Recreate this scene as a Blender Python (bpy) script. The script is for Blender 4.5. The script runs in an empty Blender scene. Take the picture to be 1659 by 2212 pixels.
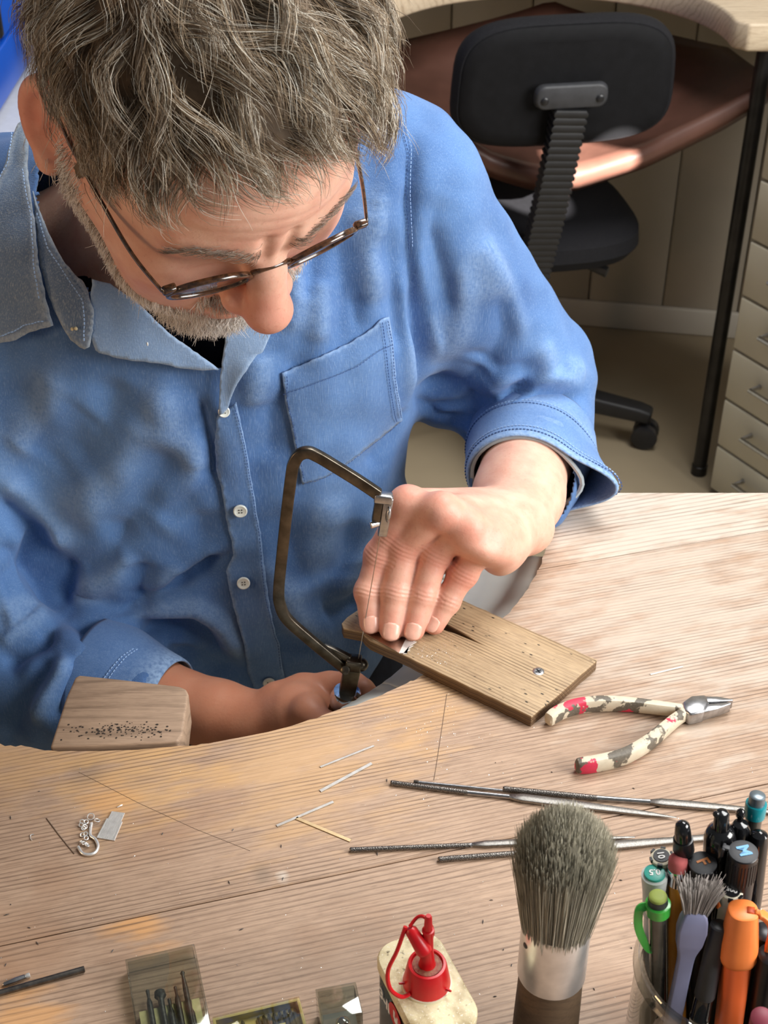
import bpy, bmesh, math, random
import numpy as np
from mathutils import Vector, Matrix
from mathutils.bvhtree import BVHTree
from mathutils.geometry import delaunay_2d_cdt
import openvdb

# ------------------------------------------------------------------ camera, world, light
SC = bpy.context.scene
COL = SC.collection
FPX, PITCH, CAMZ = 3067.0, math.radians(36.0), 1.58      # focal length in pixels of the 1659x2212 frame
cam_d = bpy.data.cameras.new('camera')
cam_d.sensor_fit = 'VERTICAL'; cam_d.sensor_height = 36.0
cam_d.lens = 36.0 * FPX / 2212.0
cam_d.clip_start = 0.02; cam_d.clip_end = 50
cam_d.dof.use_dof = True; cam_d.dof.focus_distance = 0.88; cam_d.dof.aperture_fstop = 24.0
cam = bpy.data.objects.new('camera', cam_d); COL.objects.link(cam)
cam.location = (0, 0, CAMZ); cam.rotation_euler = (math.pi/2 - PITCH, 0, 0)
SC.camera = cam

wd = bpy.data.worlds.new('world'); SC.world = wd; wd.use_nodes = True
wd.node_tree.nodes['Background'].inputs['Color'].default_value = (0.93, 0.97, 1.0, 1)
wd.node_tree.nodes['Background'].inputs['Strength'].default_value = 0.15

def area(name, loc, target, size, power, col):
    d = bpy.data.lights.new(name, 'AREA'); d.shape = 'RECTANGLE'; d.size, d.size_y = size
    d.energy = power; d.color = col
    o = bpy.data.objects.new(name, d); COL.objects.link(o); o.location = loc
    o.rotation_euler = (Vector(target) - Vector(loc)).to_track_quat('-Z', 'Y').to_euler()
    return o
area('window_light', (2.4, -0.05, 2.15), (0.0, 0.9, 0.9), (1.8, 1.4), 125, (1.0, 0.98, 0.95))
area('skylight', (0.7, 1.45, 2.8), (0.0, 0.9, 0.9), (1.2, 0.9), 46, (1.0, 0.99, 0.97))
area('warm_fill', (-1.35, 0.25, 1.25), (-0.15, 0.85, 1.0), (0.3, 0.3), 4.2, (1.0, 0.62, 0.32))  # warm fill added at the left to tint neck and forearm, no lamp known
sp_d = bpy.data.lights.new('sun_shaft', 'SPOT'); sp_d.energy = 3500; sp_d.spot_size = math.radians(3.4); sp_d.spot_blend = .15; sp_d.shadow_soft_size = .01; sp_d.color = (1.0, .95, .9)
sp_o = bpy.data.objects.new('sun_shaft', sp_d); COL.objects.link(sp_o); sp_o.location = (1.25, .5, 1.55)
sp_o.rotation_euler = (Vector((.350, 2.31, .618)) - sp_o.location).to_track_quat('-Z', 'Y').to_euler()
SC.view_settings.view_transform = 'Standard'; SC.view_settings.look = 'None'
SC.view_settings.gamma = 1.0; SC.view_settings.use_curve_mapping = False
SC.view_settings.exposure = 0.06

cy_ = SC.cycles; cy_.use_light_tree = False                                            # light paths long enough for this room, no more
cy_.max_bounces = 5; cy_.diffuse_bounces = 3; cy_.glossy_bounces = 3; cy_.transmission_bounces = 6; cy_.transparent_max_bounces = 16
cy_.caustics_reflective = False; cy_.caustics_refractive = False

# ------------------------------------------------------------------ places
CAM = np.array([0, 0, CAMZ])
RT = np.array([1.0, 0, 0]); DN = np.array([0, -math.sin(PITCH), -math.cos(PITCH)]); FW = np.array([0, math.cos(PITCH), -math.sin(PITCH)])
def ray(u, v): return FW + (u - 829.5)/FPX*RT + (v - 1106.0)/FPX*DN
def at(u, v, depth): return CAM + depth*ray(u, v)                 # surveyed point at a known distance
def onz(u, v, z): r = ray(u, v); return CAM + r*((z - CAMZ)/r[2])   # surveyed point on a level surface
def ony(u, v, y): r = ray(u, v); return CAM + r*(y/r[1])            # surveyed point on an upright plane
BZ = 0.88                                                          # bench top height
PZ = 0.89                                                          # bench pin top height
rng = random.Random(7); nr = np.random.default_rng(7)

# ------------------------------------------------------------------ objects
def tag(o, label=None, cat=None, group=None, kind=None):
    if label: o['label'] = label
    if cat: o['category'] = cat
    if group: o['group'] = group
    if kind: o['kind'] = kind
    return o
def empty(name, loc, label=None, cat=None, group=None, kind=None):
    o = bpy.data.objects.new(name, None); COL.objects.link(o); o.location = loc; o.empty_display_size = .02
    return tag(o, label, cat, group, kind)
def link(name, me, mat=None, parent=None, smooth=True):
    o = bpy.data.objects.new(name, me); COL.objects.link(o)
    if mat is not None: me.materials.clear(); me.materials.append(mat)
    if smooth and len(me.polygons): me.polygons.foreach_set('use_smooth', np.ones(len(me.polygons), bool))
    if parent is not None:
        o.parent = parent
        pm = parent_world(parent)
        o.matrix_parent_inverse = pm.inverted()
    return o
def parent_world(p):
    m = p.matrix_basis.copy()
    if p.parent is not None: m = parent_world(p.parent) @ p.matrix_parent_inverse @ m
    return m
def mesh(name, V, F):
    me = bpy.data.meshes.new(name)
    V = np.asarray(V, dtype=np.float64).reshape(-1, 3)
    if isinstance(F, np.ndarray):
        k = F.shape[1]; n = len(F)
        me.vertices.add(len(V)); me.vertices.foreach_set('co', V.ravel())
        me.loops.add(n*k); me.loops.foreach_set('vertex_index', F.ravel().astype(np.int32))
        me.polygons.add(n); me.polygons.foreach_set('loop_start', np.arange(0, n*k, k, dtype=np.int32))
        me.update(calc_edges=True); me.validate()
    else:
        me.from_pydata(V.tolist(), [], [list(f) for f in F]); me.update(); me.validate()
    return me
class MB:                                                # collects shapes into one mesh
    def __init__(s): s.v = []; s.f = []
    def add(s, V, F):
        n = len(s.v); s.v += [tuple(map(float, p)) for p in V]; s.f += [[i+n for i in f] for f in F]; return s
    def build(s, name, mat, parent=None, smooth=True, bevel=0, seg=2, angle=.6):
        me = mesh(name, s.v, s.f)
        if bevel:
            bm = bmesh.new(); bm.from_mesh(me)
            bmesh.ops.remove_doubles(bm, verts=bm.verts, dist=1e-6)
            bmesh.ops.recalc_face_normals(bm, faces=bm.faces)
            ed = [e for e in bm.edges if len(e.link_faces) == 2 and e.calc_face_angle(0) > angle]
            bmesh.ops.bevel(bm, geom=ed, offset=bevel, segments=seg, profile=.5, affect='EDGES', clamp_overlap=True)
            bm.to_mesh(me); bm.free(); me.update()
        o = link(name, me, mat, parent, smooth)
        if smooth and not bevel: sharp(me, .7)
        elif smooth: sharp(me, .9)
        return o
def sharp(me, ang):
    try: me.set_sharp_from_angle(angle=ang)
    except Exception: pass
def frame(d, up=(0, 0, 1)):
    d = np.asarray(d, float); d = d/np.linalg.norm(d); up = np.asarray(up, float)
    if abs(d @ up) > .97: up = np.array([1.0, 0, 0])
    a = np.cross(up, d); a /= np.linalg.norm(a); return a, np.cross(d, a), d
def box(c, s, ax=None):
    c = np.asarray(c, float); X, Y, Z = (np.eye(3) if ax is None else ax)
    V = [c + i*s[0]/2*np.asarray(X) + j*s[1]/2*np.asarray(Y) + k*s[2]/2*np.asarray(Z) for k in (-1, 1) for j in (-1, 1) for i in (-1, 1)]
    return V, [(0, 2, 3, 1), (4, 5, 7, 6), (0, 1, 5, 4), (2, 6, 7, 3), (0, 4, 6, 2), (1, 3, 7, 5)]
def prism(poly, z0, z1, top=None):
    n = len(poly); top = top or poly
    V = [(p[0], p[1], z0) for p in poly] + [(p[0], p[1], z1) for p in top]
    return V, [tuple(range(n))[::-1], tuple(range(n, 2*n))] + [(i, (i+1) % n, n+(i+1) % n, n+i) for i in range(n)]
def lathe(prof, a, b, n=20, up=(0, 0, 1)):                # prof: (t along a->b in metres, radius)
    a = np.asarray(a, float); X, Y, D = frame(np.asarray(b, float) - a, up)
    V = []; F = []
    for t, r in prof:
        for i in range(n):
            g = 2*math.pi*i/n; V.append(a + D*t + r*(X*math.cos(g) + Y*math.sin(g)))
    for j in range(len(prof)-1):
        for i in range(n): F.append((j*n+i, j*n+(i+1) % n, (j+1)*n+(i+1) % n, (j+1)*n+i))
    F.append(tuple(range(n))[::-1]); m = (len(prof)-1)*n; F.append(tuple(range(m, m+n)))
    return V, F
def spline(pts, n, closed=False):
    P = np.asarray(pts, float); m = len(P); out = []
    segs = m if closed else m-1
    for s in range(segs):
        if closed: p0, p1, p2, p3 = P[(s-1) % m], P[s], P[(s+1) % m], P[(s+2) % m]
        else: p0, p1, p2, p3 = P[max(s-1, 0)], P[s], P[s+1], P[min(s+2, m-1)]
        for i in range(n):
            t = i/n; out.append(.5*((2*p1) + (p2-p0)*t + (2*p0-5*p1+4*p2-p3)*t*t + (3*p1-p0-3*p2+p3)*t**3))
    if not closed: out.append(P[-1])
    return np.array(out)
def tube(pts, r, n=8, closed=False, flat=None, up=(0, 0, 1)):   # r: number or list; flat: (w,h) cross section instead of round
    P = np.asarray(pts, float); m = len(P); V = []; F = []
    rr = r if hasattr(r, '__len__') else [r]*m
    prevX = None
    for i in range(m):
        d = (P[(i+1) % m] - P[i-1]) if closed else (P[min(i+1, m-1)] - P[max(i-1, 0)])
        d = d/(np.linalg.norm(d)+1e-12)
        if flat is not None:
            X, Y, _ = frame(d, up)
        elif prevX is None: X, Y, _ = frame(d, up)
        else:
            X = prevX - d*(prevX @ d); X /= np.linalg.norm(X); Y = np.cross(d, X)
        prevX = X
        if flat is not None:
            w, h = flat; sc = rr[i]
            for x, y in ((-1, -1), (1, -1), (1, 1), (-1, 1)): V.append(P[i] + sc*(x*w/2*X + y*h/2*Y))
        else:
            for k in range(n):
                g = 2*math.pi*k/n; V.append(P[i] + rr[i]*(X*math.cos(g) + Y*math.sin(g)))
    k = 4 if flat is not None else n
    for i in range(m if closed else m-1):
        j = (i+1) % m
        for q in range(k): F.append((i*k+q, i*k+(q+1) % k, j*k+(q+1) % k, j*k+q))
    if not closed: F.append(tuple(range(k))[::-1]); F.append(tuple(range((m-1)*k, m*k)))
    return V, F
def ball(c, r, n=10, sc=(1, 1, 1), ax=None):
    c = np.asarray(c, float); X, Y, Z = (np.eye(3) if ax is None else ax); V = []; F = []
    m = n//2+1
    for j in range(m+1):
        th = math.pi*j/m
        for i in range(n):
            ph = 2*math.pi*i/n
            V.append(c + r*(sc[0]*math.sin(th)*math.cos(ph)*np.asarray(X) + sc[1]*math.sin(th)*math.sin(ph)*np.asarray(Y) - sc[2]*math.cos(th)*np.asarray(Z)))
    for j in range(m):
        for i in range(n): F.append((j*n+i, j*n+(i+1) % n, (j+1)*n+(i+1) % n, (j+1)*n+i))
    return V, F
def rrect(w, h, r, n=5):
    out = []
    for cx, cy, a0 in ((w/2-r, h/2-r, 0), (-w/2+r, h/2-r, 90), (-w/2+r, -h/2+r, 180), (w/2-r, -h/2+r, 270)):
        for i in range(n+1):
            a = math.radians(a0 + 90*i/n); out.append((cx + r*math.cos(a), cy + r*math.sin(a)))
    return out
def text_mesh(s, size, M, depth=.0002, bold=0.0):
    cu = bpy.data.curves.new('lettering', 'FONT'); cu.body = s; cu.size = size; cu.extrude = depth; cu.offset = bold
    cu.align_x = 'CENTER'; cu.align_y = 'CENTER'
    o = bpy.data.objects.new('lettering', cu); COL.objects.link(o)
    bpy.context.view_layer.update()
    me = bpy.data.meshes.new_from_object(o.evaluated_get(bpy.context.evaluated_depsgraph_get()))
    bpy.data.objects.remove(o); bpy.data.curves.remove(cu)
    me.transform(M); return me
def cut(o, cutter):                                       # carve the cutter's shape out of o for good, and remove the cutter
    md = o.modifiers.new('cut', 'BOOLEAN'); md.operation = 'DIFFERENCE'; md.solver = 'EXACT'; md.object = cutter
    bpy.context.view_layer.update()
    me = bpy.data.meshes.new_from_object(o.evaluated_get(bpy.context.evaluated_depsgraph_get()))
    o.modifiers.clear(); old = o.data; o.data = me; bpy.data.meshes.remove(old)

def islands(o):                                           # give every loose piece of o an object of its own
    bm = bmesh.new(); bm.from_mesh(o.data); seen = set(); groups = []
    for v in bm.verts:
        if v in seen: continue
        st = [v]; g = []; seen.add(v)
        while st:
            x = st.pop(); g.append(x)
            for e in x.link_edges:
                y = e.other_vert(x)
                if y not in seen: seen.add(y); st.append(y)
        groups.append({x.index for x in g})
    bm.free()
    if len(groups) == 1: return [o]
    out = []
    for g in groups:
        me = o.data.copy(); b2_ = bmesh.new(); b2_.from_mesh(me); b2_.verts.ensure_lookup_table()
        bmesh.ops.delete(b2_, geom=[v for v in b2_.verts if v.index not in g], context='VERTS'); b2_.to_mesh(me); b2_.free()
        q = o.copy(); q.data = me; COL.objects.link(q); out.append(q)
    nm = o.name; bpy.data.objects.remove(o); return out

# ------------------------------------------------------------------ materials
def nodes(name):
    m = bpy.data.materials.new(name); m.use_nodes = True; nt = m.node_tree
    return m, nt, nt.nodes['Principled BSDF']
def N(nt, typ, **kw):
    n = nt.nodes.new(typ)
    for k, v in kw.items():
        if k in n.inputs: n.inputs[k].default_value = v
        else: setattr(n, k, v)
    return n
def L(nt, a, b): nt.links.new(a, b)
def rgba(c): return (c[0], c[1], c[2], 1)
def srgb(r, g, b):
    f = lambda c: (c/255/12.92) if c/255 <= .04045 else ((c/255+.055)/1.055)**2.4
    return (f(r), f(g), f(b))
def ramp(nt, stops, fac=None, interp='LINEAR'):
    n = nt.nodes.new('ShaderNodeValToRGB'); e = n.color_ramp.elements; n.color_ramp.interpolation = interp
    while len(e) < len(stops): e.new(.5)
    for i, (p, c) in enumerate(stops): e[i].position = p; e[i].color = rgba(c)
    if fac is not None: L(nt, fac, n.inputs['Fac'])
    return n
def mix(nt, fac, a, b, typ='MIX'):
    n = nt.nodes.new('ShaderNodeMix'); n.data_type = 'RGBA'; n.blend_type = typ
    for s, v in ((n.inputs['Factor'], fac), (n.inputs['A'], a), (n.inputs['B'], b)):
        if hasattr(v, 'links'): L(nt, v, s)
        elif isinstance(v, (int, float)): s.default_value = v
        else: s.default_value = rgba(v)
    return n.outputs['Result']
def coords(nt, scale=(1, 1, 1), kind='Object', rot=(0, 0, 0), loc=(0, 0, 0)):
    tc = nt.nodes.new('ShaderNodeTexCoord'); mp = nt.nodes.new('ShaderNodeMapping')
    mp.inputs['Scale'].default_value = scale; mp.inputs['Rotation'].default_value = rot; mp.inputs['Location'].default_value = loc
    L(nt, tc.outputs[kind], mp.inputs['Vector']); return mp.outputs['Vector']
def noise(nt, vec, scale, detail=3, rough=.55):
    n = N(nt, 'ShaderNodeTexNoise', Scale=scale, Detail=detail, Roughness=rough); L(nt, vec, n.inputs['Vector']); return n.outputs['Fac']
def bump(nt, bsdf, h, strength=.3, dist=.001):
    b = N(nt, 'ShaderNodeBump', Strength=strength, Distance=dist); L(nt, h, b.inputs['Height']); L(nt, b.outputs['Normal'], bsdf.inputs['Normal'])
def pm(name, col, rough=.5, metal=0, var=.15, scale=60, bmp=.0, dist=.0005, spec=.5, coat=0, alt=None, **kw):
    m, nt, b = nodes(name); v = coords(nt)
    f = noise(nt, v, scale)
    lo = tuple(c*(1-var) for c in col); hi = alt or tuple(min(1, c*(1+var)) for c in col)
    r = ramp(nt, [(.3, lo), (.7, hi)], f); L(nt, r.outputs['Color'], b.inputs['Base Color'])
    b.inputs['Roughness'].default_value = rough; b.inputs['Metallic'].default_value = metal
    b.inputs['Specular IOR Level'].default_value = spec; b.inputs['Coat Weight'].default_value = coat
    for k, x in kw.items(): b.inputs[k].default_value = x
    if bmp: bump(nt, b, noise(nt, v, scale*3, 4), bmp, dist)
    return m
def math_n(nt, op, a, b=None):
    n = nt.nodes.new('ShaderNodeMath'); n.operation = op
    for i, v in enumerate((a, b)):
        if v is None: continue
        if hasattr(v, 'links'): L(nt, v, n.inputs[i])
        else: n.inputs[i].default_value = v
    return n.outputs[0]
def wood(name, light, dark, line, period=.0045, spots=0, patch=None, rough=.6, gbump=.5, warp=.006, blotch=None):
    m, nt, b = nodes(name); v = coords(nt)                 # grain runs along the object's x
    ln = noise(nt, coords(nt, (3, 14, 14)), 1.0, 2)        # slow bend of the grain
    sep = nt.nodes.new('ShaderNodeSeparateXYZ'); L(nt, v, sep.inputs[0])
    yy = math_n(nt, 'ADD', sep.outputs['Y'], math_n(nt, 'MULTIPLY', ln, warp*8))
    zz = math_n(nt, 'MULTIPLY', sep.outputs['Z'], .6)
    ph = math_n(nt, 'MULTIPLY', math_n(nt, 'ADD', yy, zz), 1.0/period)
    fib = noise(nt, coords(nt, (30, 900, 900)), 1.0, 2)
    saw = math_n(nt, 'FRACT', math_n(nt, 'ADD', ph, math_n(nt, 'MULTIPLY', fib, .5)))
    ring = ramp(nt, [(0, (.12,)*3), (.22, (0, 0, 0)), (.60, (.06,)*3), (.80, (.95,)*3), (.88, (.8,)*3), (1, (.12,)*3)], saw)
    wide = noise(nt, coords(nt, (5, 45, 45)), 1.0, 2)
    amt = math_n(nt, 'MULTIPLY', ring.outputs['Color'], ramp(nt, [(.32, (.12,)*3), (.66, (1,)*3)], wide).outputs['Color'])
    base = mix(nt, noise(nt, v, 14, 4), light, dark)
    base = mix(nt, math_n(nt, 'MULTIPLY', ramp(nt, [(.42, (0,)*3), (.75, (1,)*3)], fib).outputs['Color'], .42), base, line)
    pore = noise(nt, coords(nt, (110, 1500, 1500)), 1.0, 1, .6); mott = noise(nt, coords(nt, (70, 260, 260)), 1.0, 3, .65)
    base = mix(nt, math_n(nt, 'MULTIPLY', ramp(nt, [(.60, (0,)*3), (.72, (1,)*3)], pore).outputs['Color'], .35), base, line)
    base = mix(nt, ramp(nt, [(.42, (0,)*3), (.72, (.38,)*3)], mott).outputs['Color'], base, tuple(min(1, c*1.12) for c in light))
    if blotch: base = mix(nt, ramp(nt, [(.55, (0,)*3), (.75, (.8,)*3)], noise(nt, v, 9, 3)).outputs['Color'], base, blotch)
    if patch:                                              # places of other tone, some worn or stained, some painted window sheen: (x, y, radius, colour, strength)
        pn = math_n(nt, 'SUBTRACT', noise(nt, coords(nt, (22, 70, 1)), 1.0, 3, .6), .5)
        for px_, py_, rad, colr, st in patch:
            d = nt.nodes.new('ShaderNodeVectorMath'); d.operation = 'DISTANCE'; L(nt, v, d.inputs[0]); d.inputs[1].default_value = (px_, py_, BZ)
            dn = math_n(nt, 'ADD', d.outputs['Value'], math_n(nt, 'MULTIPLY', pn, rad*2.6))
            f = ramp(nt, [(.25, (st*.7,)*3), (1.0, (0,)*3)], math_n(nt, 'DIVIDE', dn, rad)).outputs['Color']
            base = mix(nt, f, base, colr)
    base = mix(nt, math_n(nt, 'MULTIPLY', amt, .75), base, line)
    h = math_n(nt, 'SUBTRACT', 1.0, amt)
    if spots:
        vo = N(nt, 'ShaderNodeTexVoronoi', Scale=spots); L(nt, coords(nt, (1, 2.2, 1)), vo.inputs['Vector'])
        sp = ramp(nt, [(.10, (1,)*3), (.20, (0,)*3)], vo.outputs['Distance']).outputs['Color']
        sp = math_n(nt, 'MULTIPLY', sp, ramp(nt, [(.45, (0,)*3), (.56, (1,)*3)], noise(nt, v, 25, 2)).outputs['Color'])
        base = mix(nt, sp, base, (.02, .016, .012)); h = math_n(nt, 'SUBTRACT', h, sp)
    L(nt, base, b.inputs['Base Color']); b.inputs['Roughness'].default_value = rough
    bump(nt, b, math_n(nt, 'ADD', math_n(nt, 'MULTIPLY', h, .5), math_n(nt, 'ADD', math_n(nt, 'MULTIPLY', fib, .5), math_n(nt, 'MULTIPLY', mott, .5))), gbump, .0005)
    return m

M_black = pm('black_plastic', (.012, .012, .014), .32, var=.3)
M_blackgloss = pm('glossy_black_plastic', (.008, .008, .009), .12, var=.2, coat=.4)
M_darkgrey = pm('dark_grey_plastic', (.035, .036, .04), .5, var=.2)
M_steel = pm('steel', (.42, .42, .43), .28, 1, var=.18, scale=220, bmp=.1)
M_silver = pm('silver', (.92, .91, .88), .32, .7, var=.08, scale=300)
M_darksteel = pm('tool_steel', (.16, .145, .13), .38, 1, var=.35, scale=180, bmp=.2)
M_chrome = pm('chrome', (.75, .76, .78), .08, 1, var=.04)
M_white = pm('white_plastic', (.75, .75, .73), .35, var=.05)
M_letterw = pm('white_print', (.8, .8, .78), .5, var=.03)
def glass(name, tint=(1, 1, 1), rough=.02, ior=1.45, alpha=None):
    m, nt, b = nodes(name); v = coords(nt)
    b.inputs['Transmission Weight'].default_value = 1.0; b.inputs['IOR'].default_value = ior
    r = ramp(nt, [(.3, tuple(t*.96 for t in tint)), (.7, tint)], noise(nt, v, 40)); L(nt, r.outputs['Color'], b.inputs['Base Color'])
    r2 = ramp(nt, [(.4, (rough,)*3), (.8, (rough*2.5,)*3)], noise(nt, v, 90)); L(nt, r2.outputs['Color'], b.inputs['Roughness'])
    return m
def sheen_fac(nt, f0, power=5.0):                                     # reflectance of a thin clear wall, the same from both sides
    lw = nt.nodes.new('ShaderNodeLayerWeight'); lw.inputs['Blend'].default_value = .5
    return math_n(nt, 'ADD', math_n(nt, 'MULTIPLY', math_n(nt, 'POWER', lw.outputs['Facing'], power), 1-f0), f0)
def thin(name, tint, f0=.06, power=4.0, rough=.04):                  # thin clear walls: see-through with a sheen that grows at grazing angles
    m, nt, b = nodes(name); nt.nodes.remove(b)
    t_ = nt.nodes.new('ShaderNodeBsdfTransparent'); g_ = nt.nodes.new('ShaderNodeBsdfGlossy'); g_.inputs['Roughness'].default_value = rough
    r = ramp(nt, [(.35, tuple(c*.95 for c in tint)), (.7, tint)], noise(nt, coords(nt), 70)); L(nt, r.outputs['Color'], t_.inputs['Color'])
    mx = nt.nodes.new('ShaderNodeMixShader'); L(nt, sheen_fac(nt, f0, power), mx.inputs[0]); L(nt, t_.outputs[0], mx.inputs[1]); L(nt, g_.outputs[0], mx.inputs[2])
    L(nt, mx.outputs[0], nt.nodes['Material Output'].inputs['Surface']); return m
# ------------------------------------------------------------------ the setting
M_floor = pm('beige_vinyl', srgb(150, 136, 112), .45, var=.06, scale=5, bmp=.05)
M_wall = pm('cream_paint', srgb(176, 166, 150), .55, var=.06, scale=7, bmp=.05)
M_base = pm('grey_white_paint', srgb(190, 184, 172), .5, var=.05, scale=9)
fl = MB().add(*box((0, 1.3, -.02), (5, 6, .04))).build('floor', M_floor, smooth=False); tag(fl, kind='structure')
WA = math.atan2(-.0709, .3855)                             # the back wall is not quite square to the view
wdir = np.array([math.cos(WA), math.sin(WA), 0]); wnrm = np.array([math.sin(WA), -math.cos(WA), 0])
wp0 = np.array([.3669, 2.9374, 0])
wb = MB().add(*box(wp0 - wnrm*.035 + np.array([0, 0, 1.25]), (4.6, .05, 2.5), (wdir, -wnrm, (0, 0, 1)))).build('wall_back', M_wall, smooth=False); tag(wb, kind='structure')
pl_me = None
for i in range(-13, 14):
    c = wp0 + wdir*(i*.167 + .02)
    mb = MB().add(*box(c - wnrm*.004 + np.array([0, 0, 1.25]), (.1645, .012, 2.5), (wdir, -wnrm, (0, 0, 1))))
    mb.build('plank', M_wall, wb, bevel=.003, seg=1)
bb = MB().add(*box(wp0 + wnrm*.008 + np.array([0, 0, .032]), (4.6, .014, .064), (wdir, -wnrm, (0, 0, 1)))).build('baseboard_back', M_base, bevel=.004); tag(bb, kind='structure')

# ------------------------------------------------------------------ the workbench in front
GA = math.radians(15.0)
gx = np.array([math.cos(GA), math.sin(GA)]); gy = np.array([-math.sin(GA), math.cos(GA)])
def to_grain(p): return (p[0]*gx[0] + p[1]*gx[1], p[0]*gy[0] + p[1]*gy[1])
cut_pts = [(.1455, 1.00), (.1444, .989), (.1397, .9608), (.1345, .9255), (.1237, .8888), (.1123, .8626), (.0958, .8334), (.0650, .797), (.0304, .7641), (.0135, .7519),
           (-.0097, .7375), (-.042, .7212), (-.0736, .7075), (-.1111, .6963), (-.1391, .6911), (-.1827, .6872), (-.2268, .6867), (-.2467, .6911), (-.2629, .6935),
           (-.31, .712), (-.36, .748), (-.40, .80), (-.43, .88), (-.44, .99), (-.44, 1.00)]
cs = spline(cut_pts, 6)
cs = np.array([p + (nr.normal(0, .00045, 2) if 0 < i < len(cs)-1 else 0) for i, p in enumerate(cs)])
cutter = MB().add(*prism(([tuple(p) for p in cs] + [(-.44, 1.3), (.1455, 1.3)])[::-1], BZ - .2, BZ + .2)).build('cutter', M_black)
wk = empty('workbench', (0, .6, 0), 'pale worn plank workbench with a curved cut-out, tools lying on its top', 'workbench')
def clip(poly, n, d):                                     # keep n.p <= d
    out = []
    for i in range(len(poly)):
        a, b = np.array(poly[i]), np.array(poly[(i+1) % len(poly)]); da, db = a @ n - d, b @ n - d
        if da <= 0: out.append(tuple(a))
        if (da < 0) != (db < 0): t = da/(da-db); out.append(tuple(a + t*(b-a)))
    return out
P_l, P_d, P_n = srgb(189, 161, 137), srgb(164, 135, 112), srgb(92, 70, 55)
def pt(u, v, rad, c, s): g = to_grain(onz(u, v, BZ)); return (g[0], g[1], rad, c, s)
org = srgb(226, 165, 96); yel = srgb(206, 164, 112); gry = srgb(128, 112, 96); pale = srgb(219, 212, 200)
planks = [(.10, .3127, []), (.3127, .5687, [pt(305, 2005, .022, org, .85), pt(55, 2200, .028, org, .75), pt(760, 2080, .05, gry, .35)]),
          (.5687, .8245, [pt(290, 1690, .055, yel, .8), pt(240, 1730, .022, org, .55), pt(190, 1665, .016, gry, .6), pt(640, 1640, .09, yel, .7), pt(930, 1500, .05, yel, .8), pt(40, 1640, .05, yel, .7),
                          pt(570, 1890, .008, gry, .8), pt(612, 1890, .006, pale, .8), pt(350, 1600, .05, yel, .7), pt(1450, 1300, .16, pale, .55)]),  # the large pale patch paints window sheen into the wood colour
          (.8245, 1.08, [pt(1450, 1110, .18, pale, .8)]), (1.08, 1.4, [])]  # pale patch here is window sheen put into the wood colour
rect = [(-.8, .22), (.8, .22), (.8, .992), (-.8, .992)]
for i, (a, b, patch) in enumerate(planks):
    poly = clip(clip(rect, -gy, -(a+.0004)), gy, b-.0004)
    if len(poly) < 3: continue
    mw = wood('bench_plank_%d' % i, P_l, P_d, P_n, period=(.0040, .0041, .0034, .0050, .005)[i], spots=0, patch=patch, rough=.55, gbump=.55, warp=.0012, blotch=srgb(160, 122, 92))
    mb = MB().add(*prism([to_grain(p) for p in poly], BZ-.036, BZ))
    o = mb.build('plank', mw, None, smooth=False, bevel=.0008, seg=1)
    o.rotation_euler = (0, 0, GA); bpy.context.view_layer.update()
    cut(o, cutter)
    for q in islands(o): q.parent = wk; q.matrix_parent_inverse = parent_world(wk).inverted()
bpy.data.objects.remove(cutter)
M_frame = wood('bench_frame_wood', srgb(150, 118, 88), srgb(120, 90, 64), srgb(80, 58, 40), period=.007)
for x, y in ((-.72, .30), (.72, .30), (-.72, .9), (.72, .9)):
    MB().add(*box((x, y, (BZ-.036)/2), (.07, .07, BZ-.036))).build('leg', M_frame, wk, bevel=.004)
for y in (.30,): MB().add(*box((0, y, BZ-.085), (1.36, .03, .096))).build('apron', M_frame, wk, bevel=.003)
for x in (-.72, .72): MB().add(*box((x, .6, BZ-.085), (.03, .52, .096))).build('apron', M_frame, wk, bevel=.003)

# wedge-shaped rest at the bottom of the cut-out
M_peg = wood('peg_wood', srgb(172, 146, 122), srgb(140, 116, 96), srgb(98, 78, 62), period=.012, spots=0, rough=.7, gbump=.35, blotch=srgb(150, 132, 116), warp=.01)
pe = empty('bench_peg', (-.185, .69, BZ-.02), 'worn wedge-shaped wooden peg with pitted holes at the bench cut-out edge', 'bench peg')
poly = [(-.2275, .6885), (-.1412, .6930), (-.1385, .700), (-.1385, .738), (-.1405, .7425), (-.1460, .7455), (-.19, .7525), (-.2185, .7565), (-.2215, .7545), (-.2245, .735), (-.2255, .72)]
prf = lambda p: BZ + .0020 + .004*(p[1]-.69)/.065
mb = MB(); n = len(poly)
mb.add([(p[0], p[1], BZ-.034 + .012*(p[1]-.69)/.065) for p in poly] + [(p[0], p[1], prf(p)) for p in poly], prism(poly, 0, 1)[1])
body = mb.build('block', M_peg, pe, bevel=.003, seg=3, angle=.5)
hv = MB()
for k in range(170):                                       # drilled pits along the near edge
    x = -.183 + rng.gauss(0, .02); y = .7035 + rng.gauss(0, .0035)
    if not (-.222 < x < -.146) or y < .694: continue
    r = rng.uniform(.0003, .0009); z = BZ + .0020 + .004*(y-.69)/.065
    q = [(x + r*math.cos(g)*rng.uniform(.8, 1.4), y + r*math.sin(g), z + .00012) for g in np.linspace(0, 2*math.pi, 7)[:-1]]
    hv.add(q, [tuple(range(6))])
ho = hv.build('pits', pm('pit_dark', (.03, .02, .014), .9), pe, smooth=False); tag(ho, kind='stuff')
ho['label'] = 'small dark drilled pits in the peg'

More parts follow.
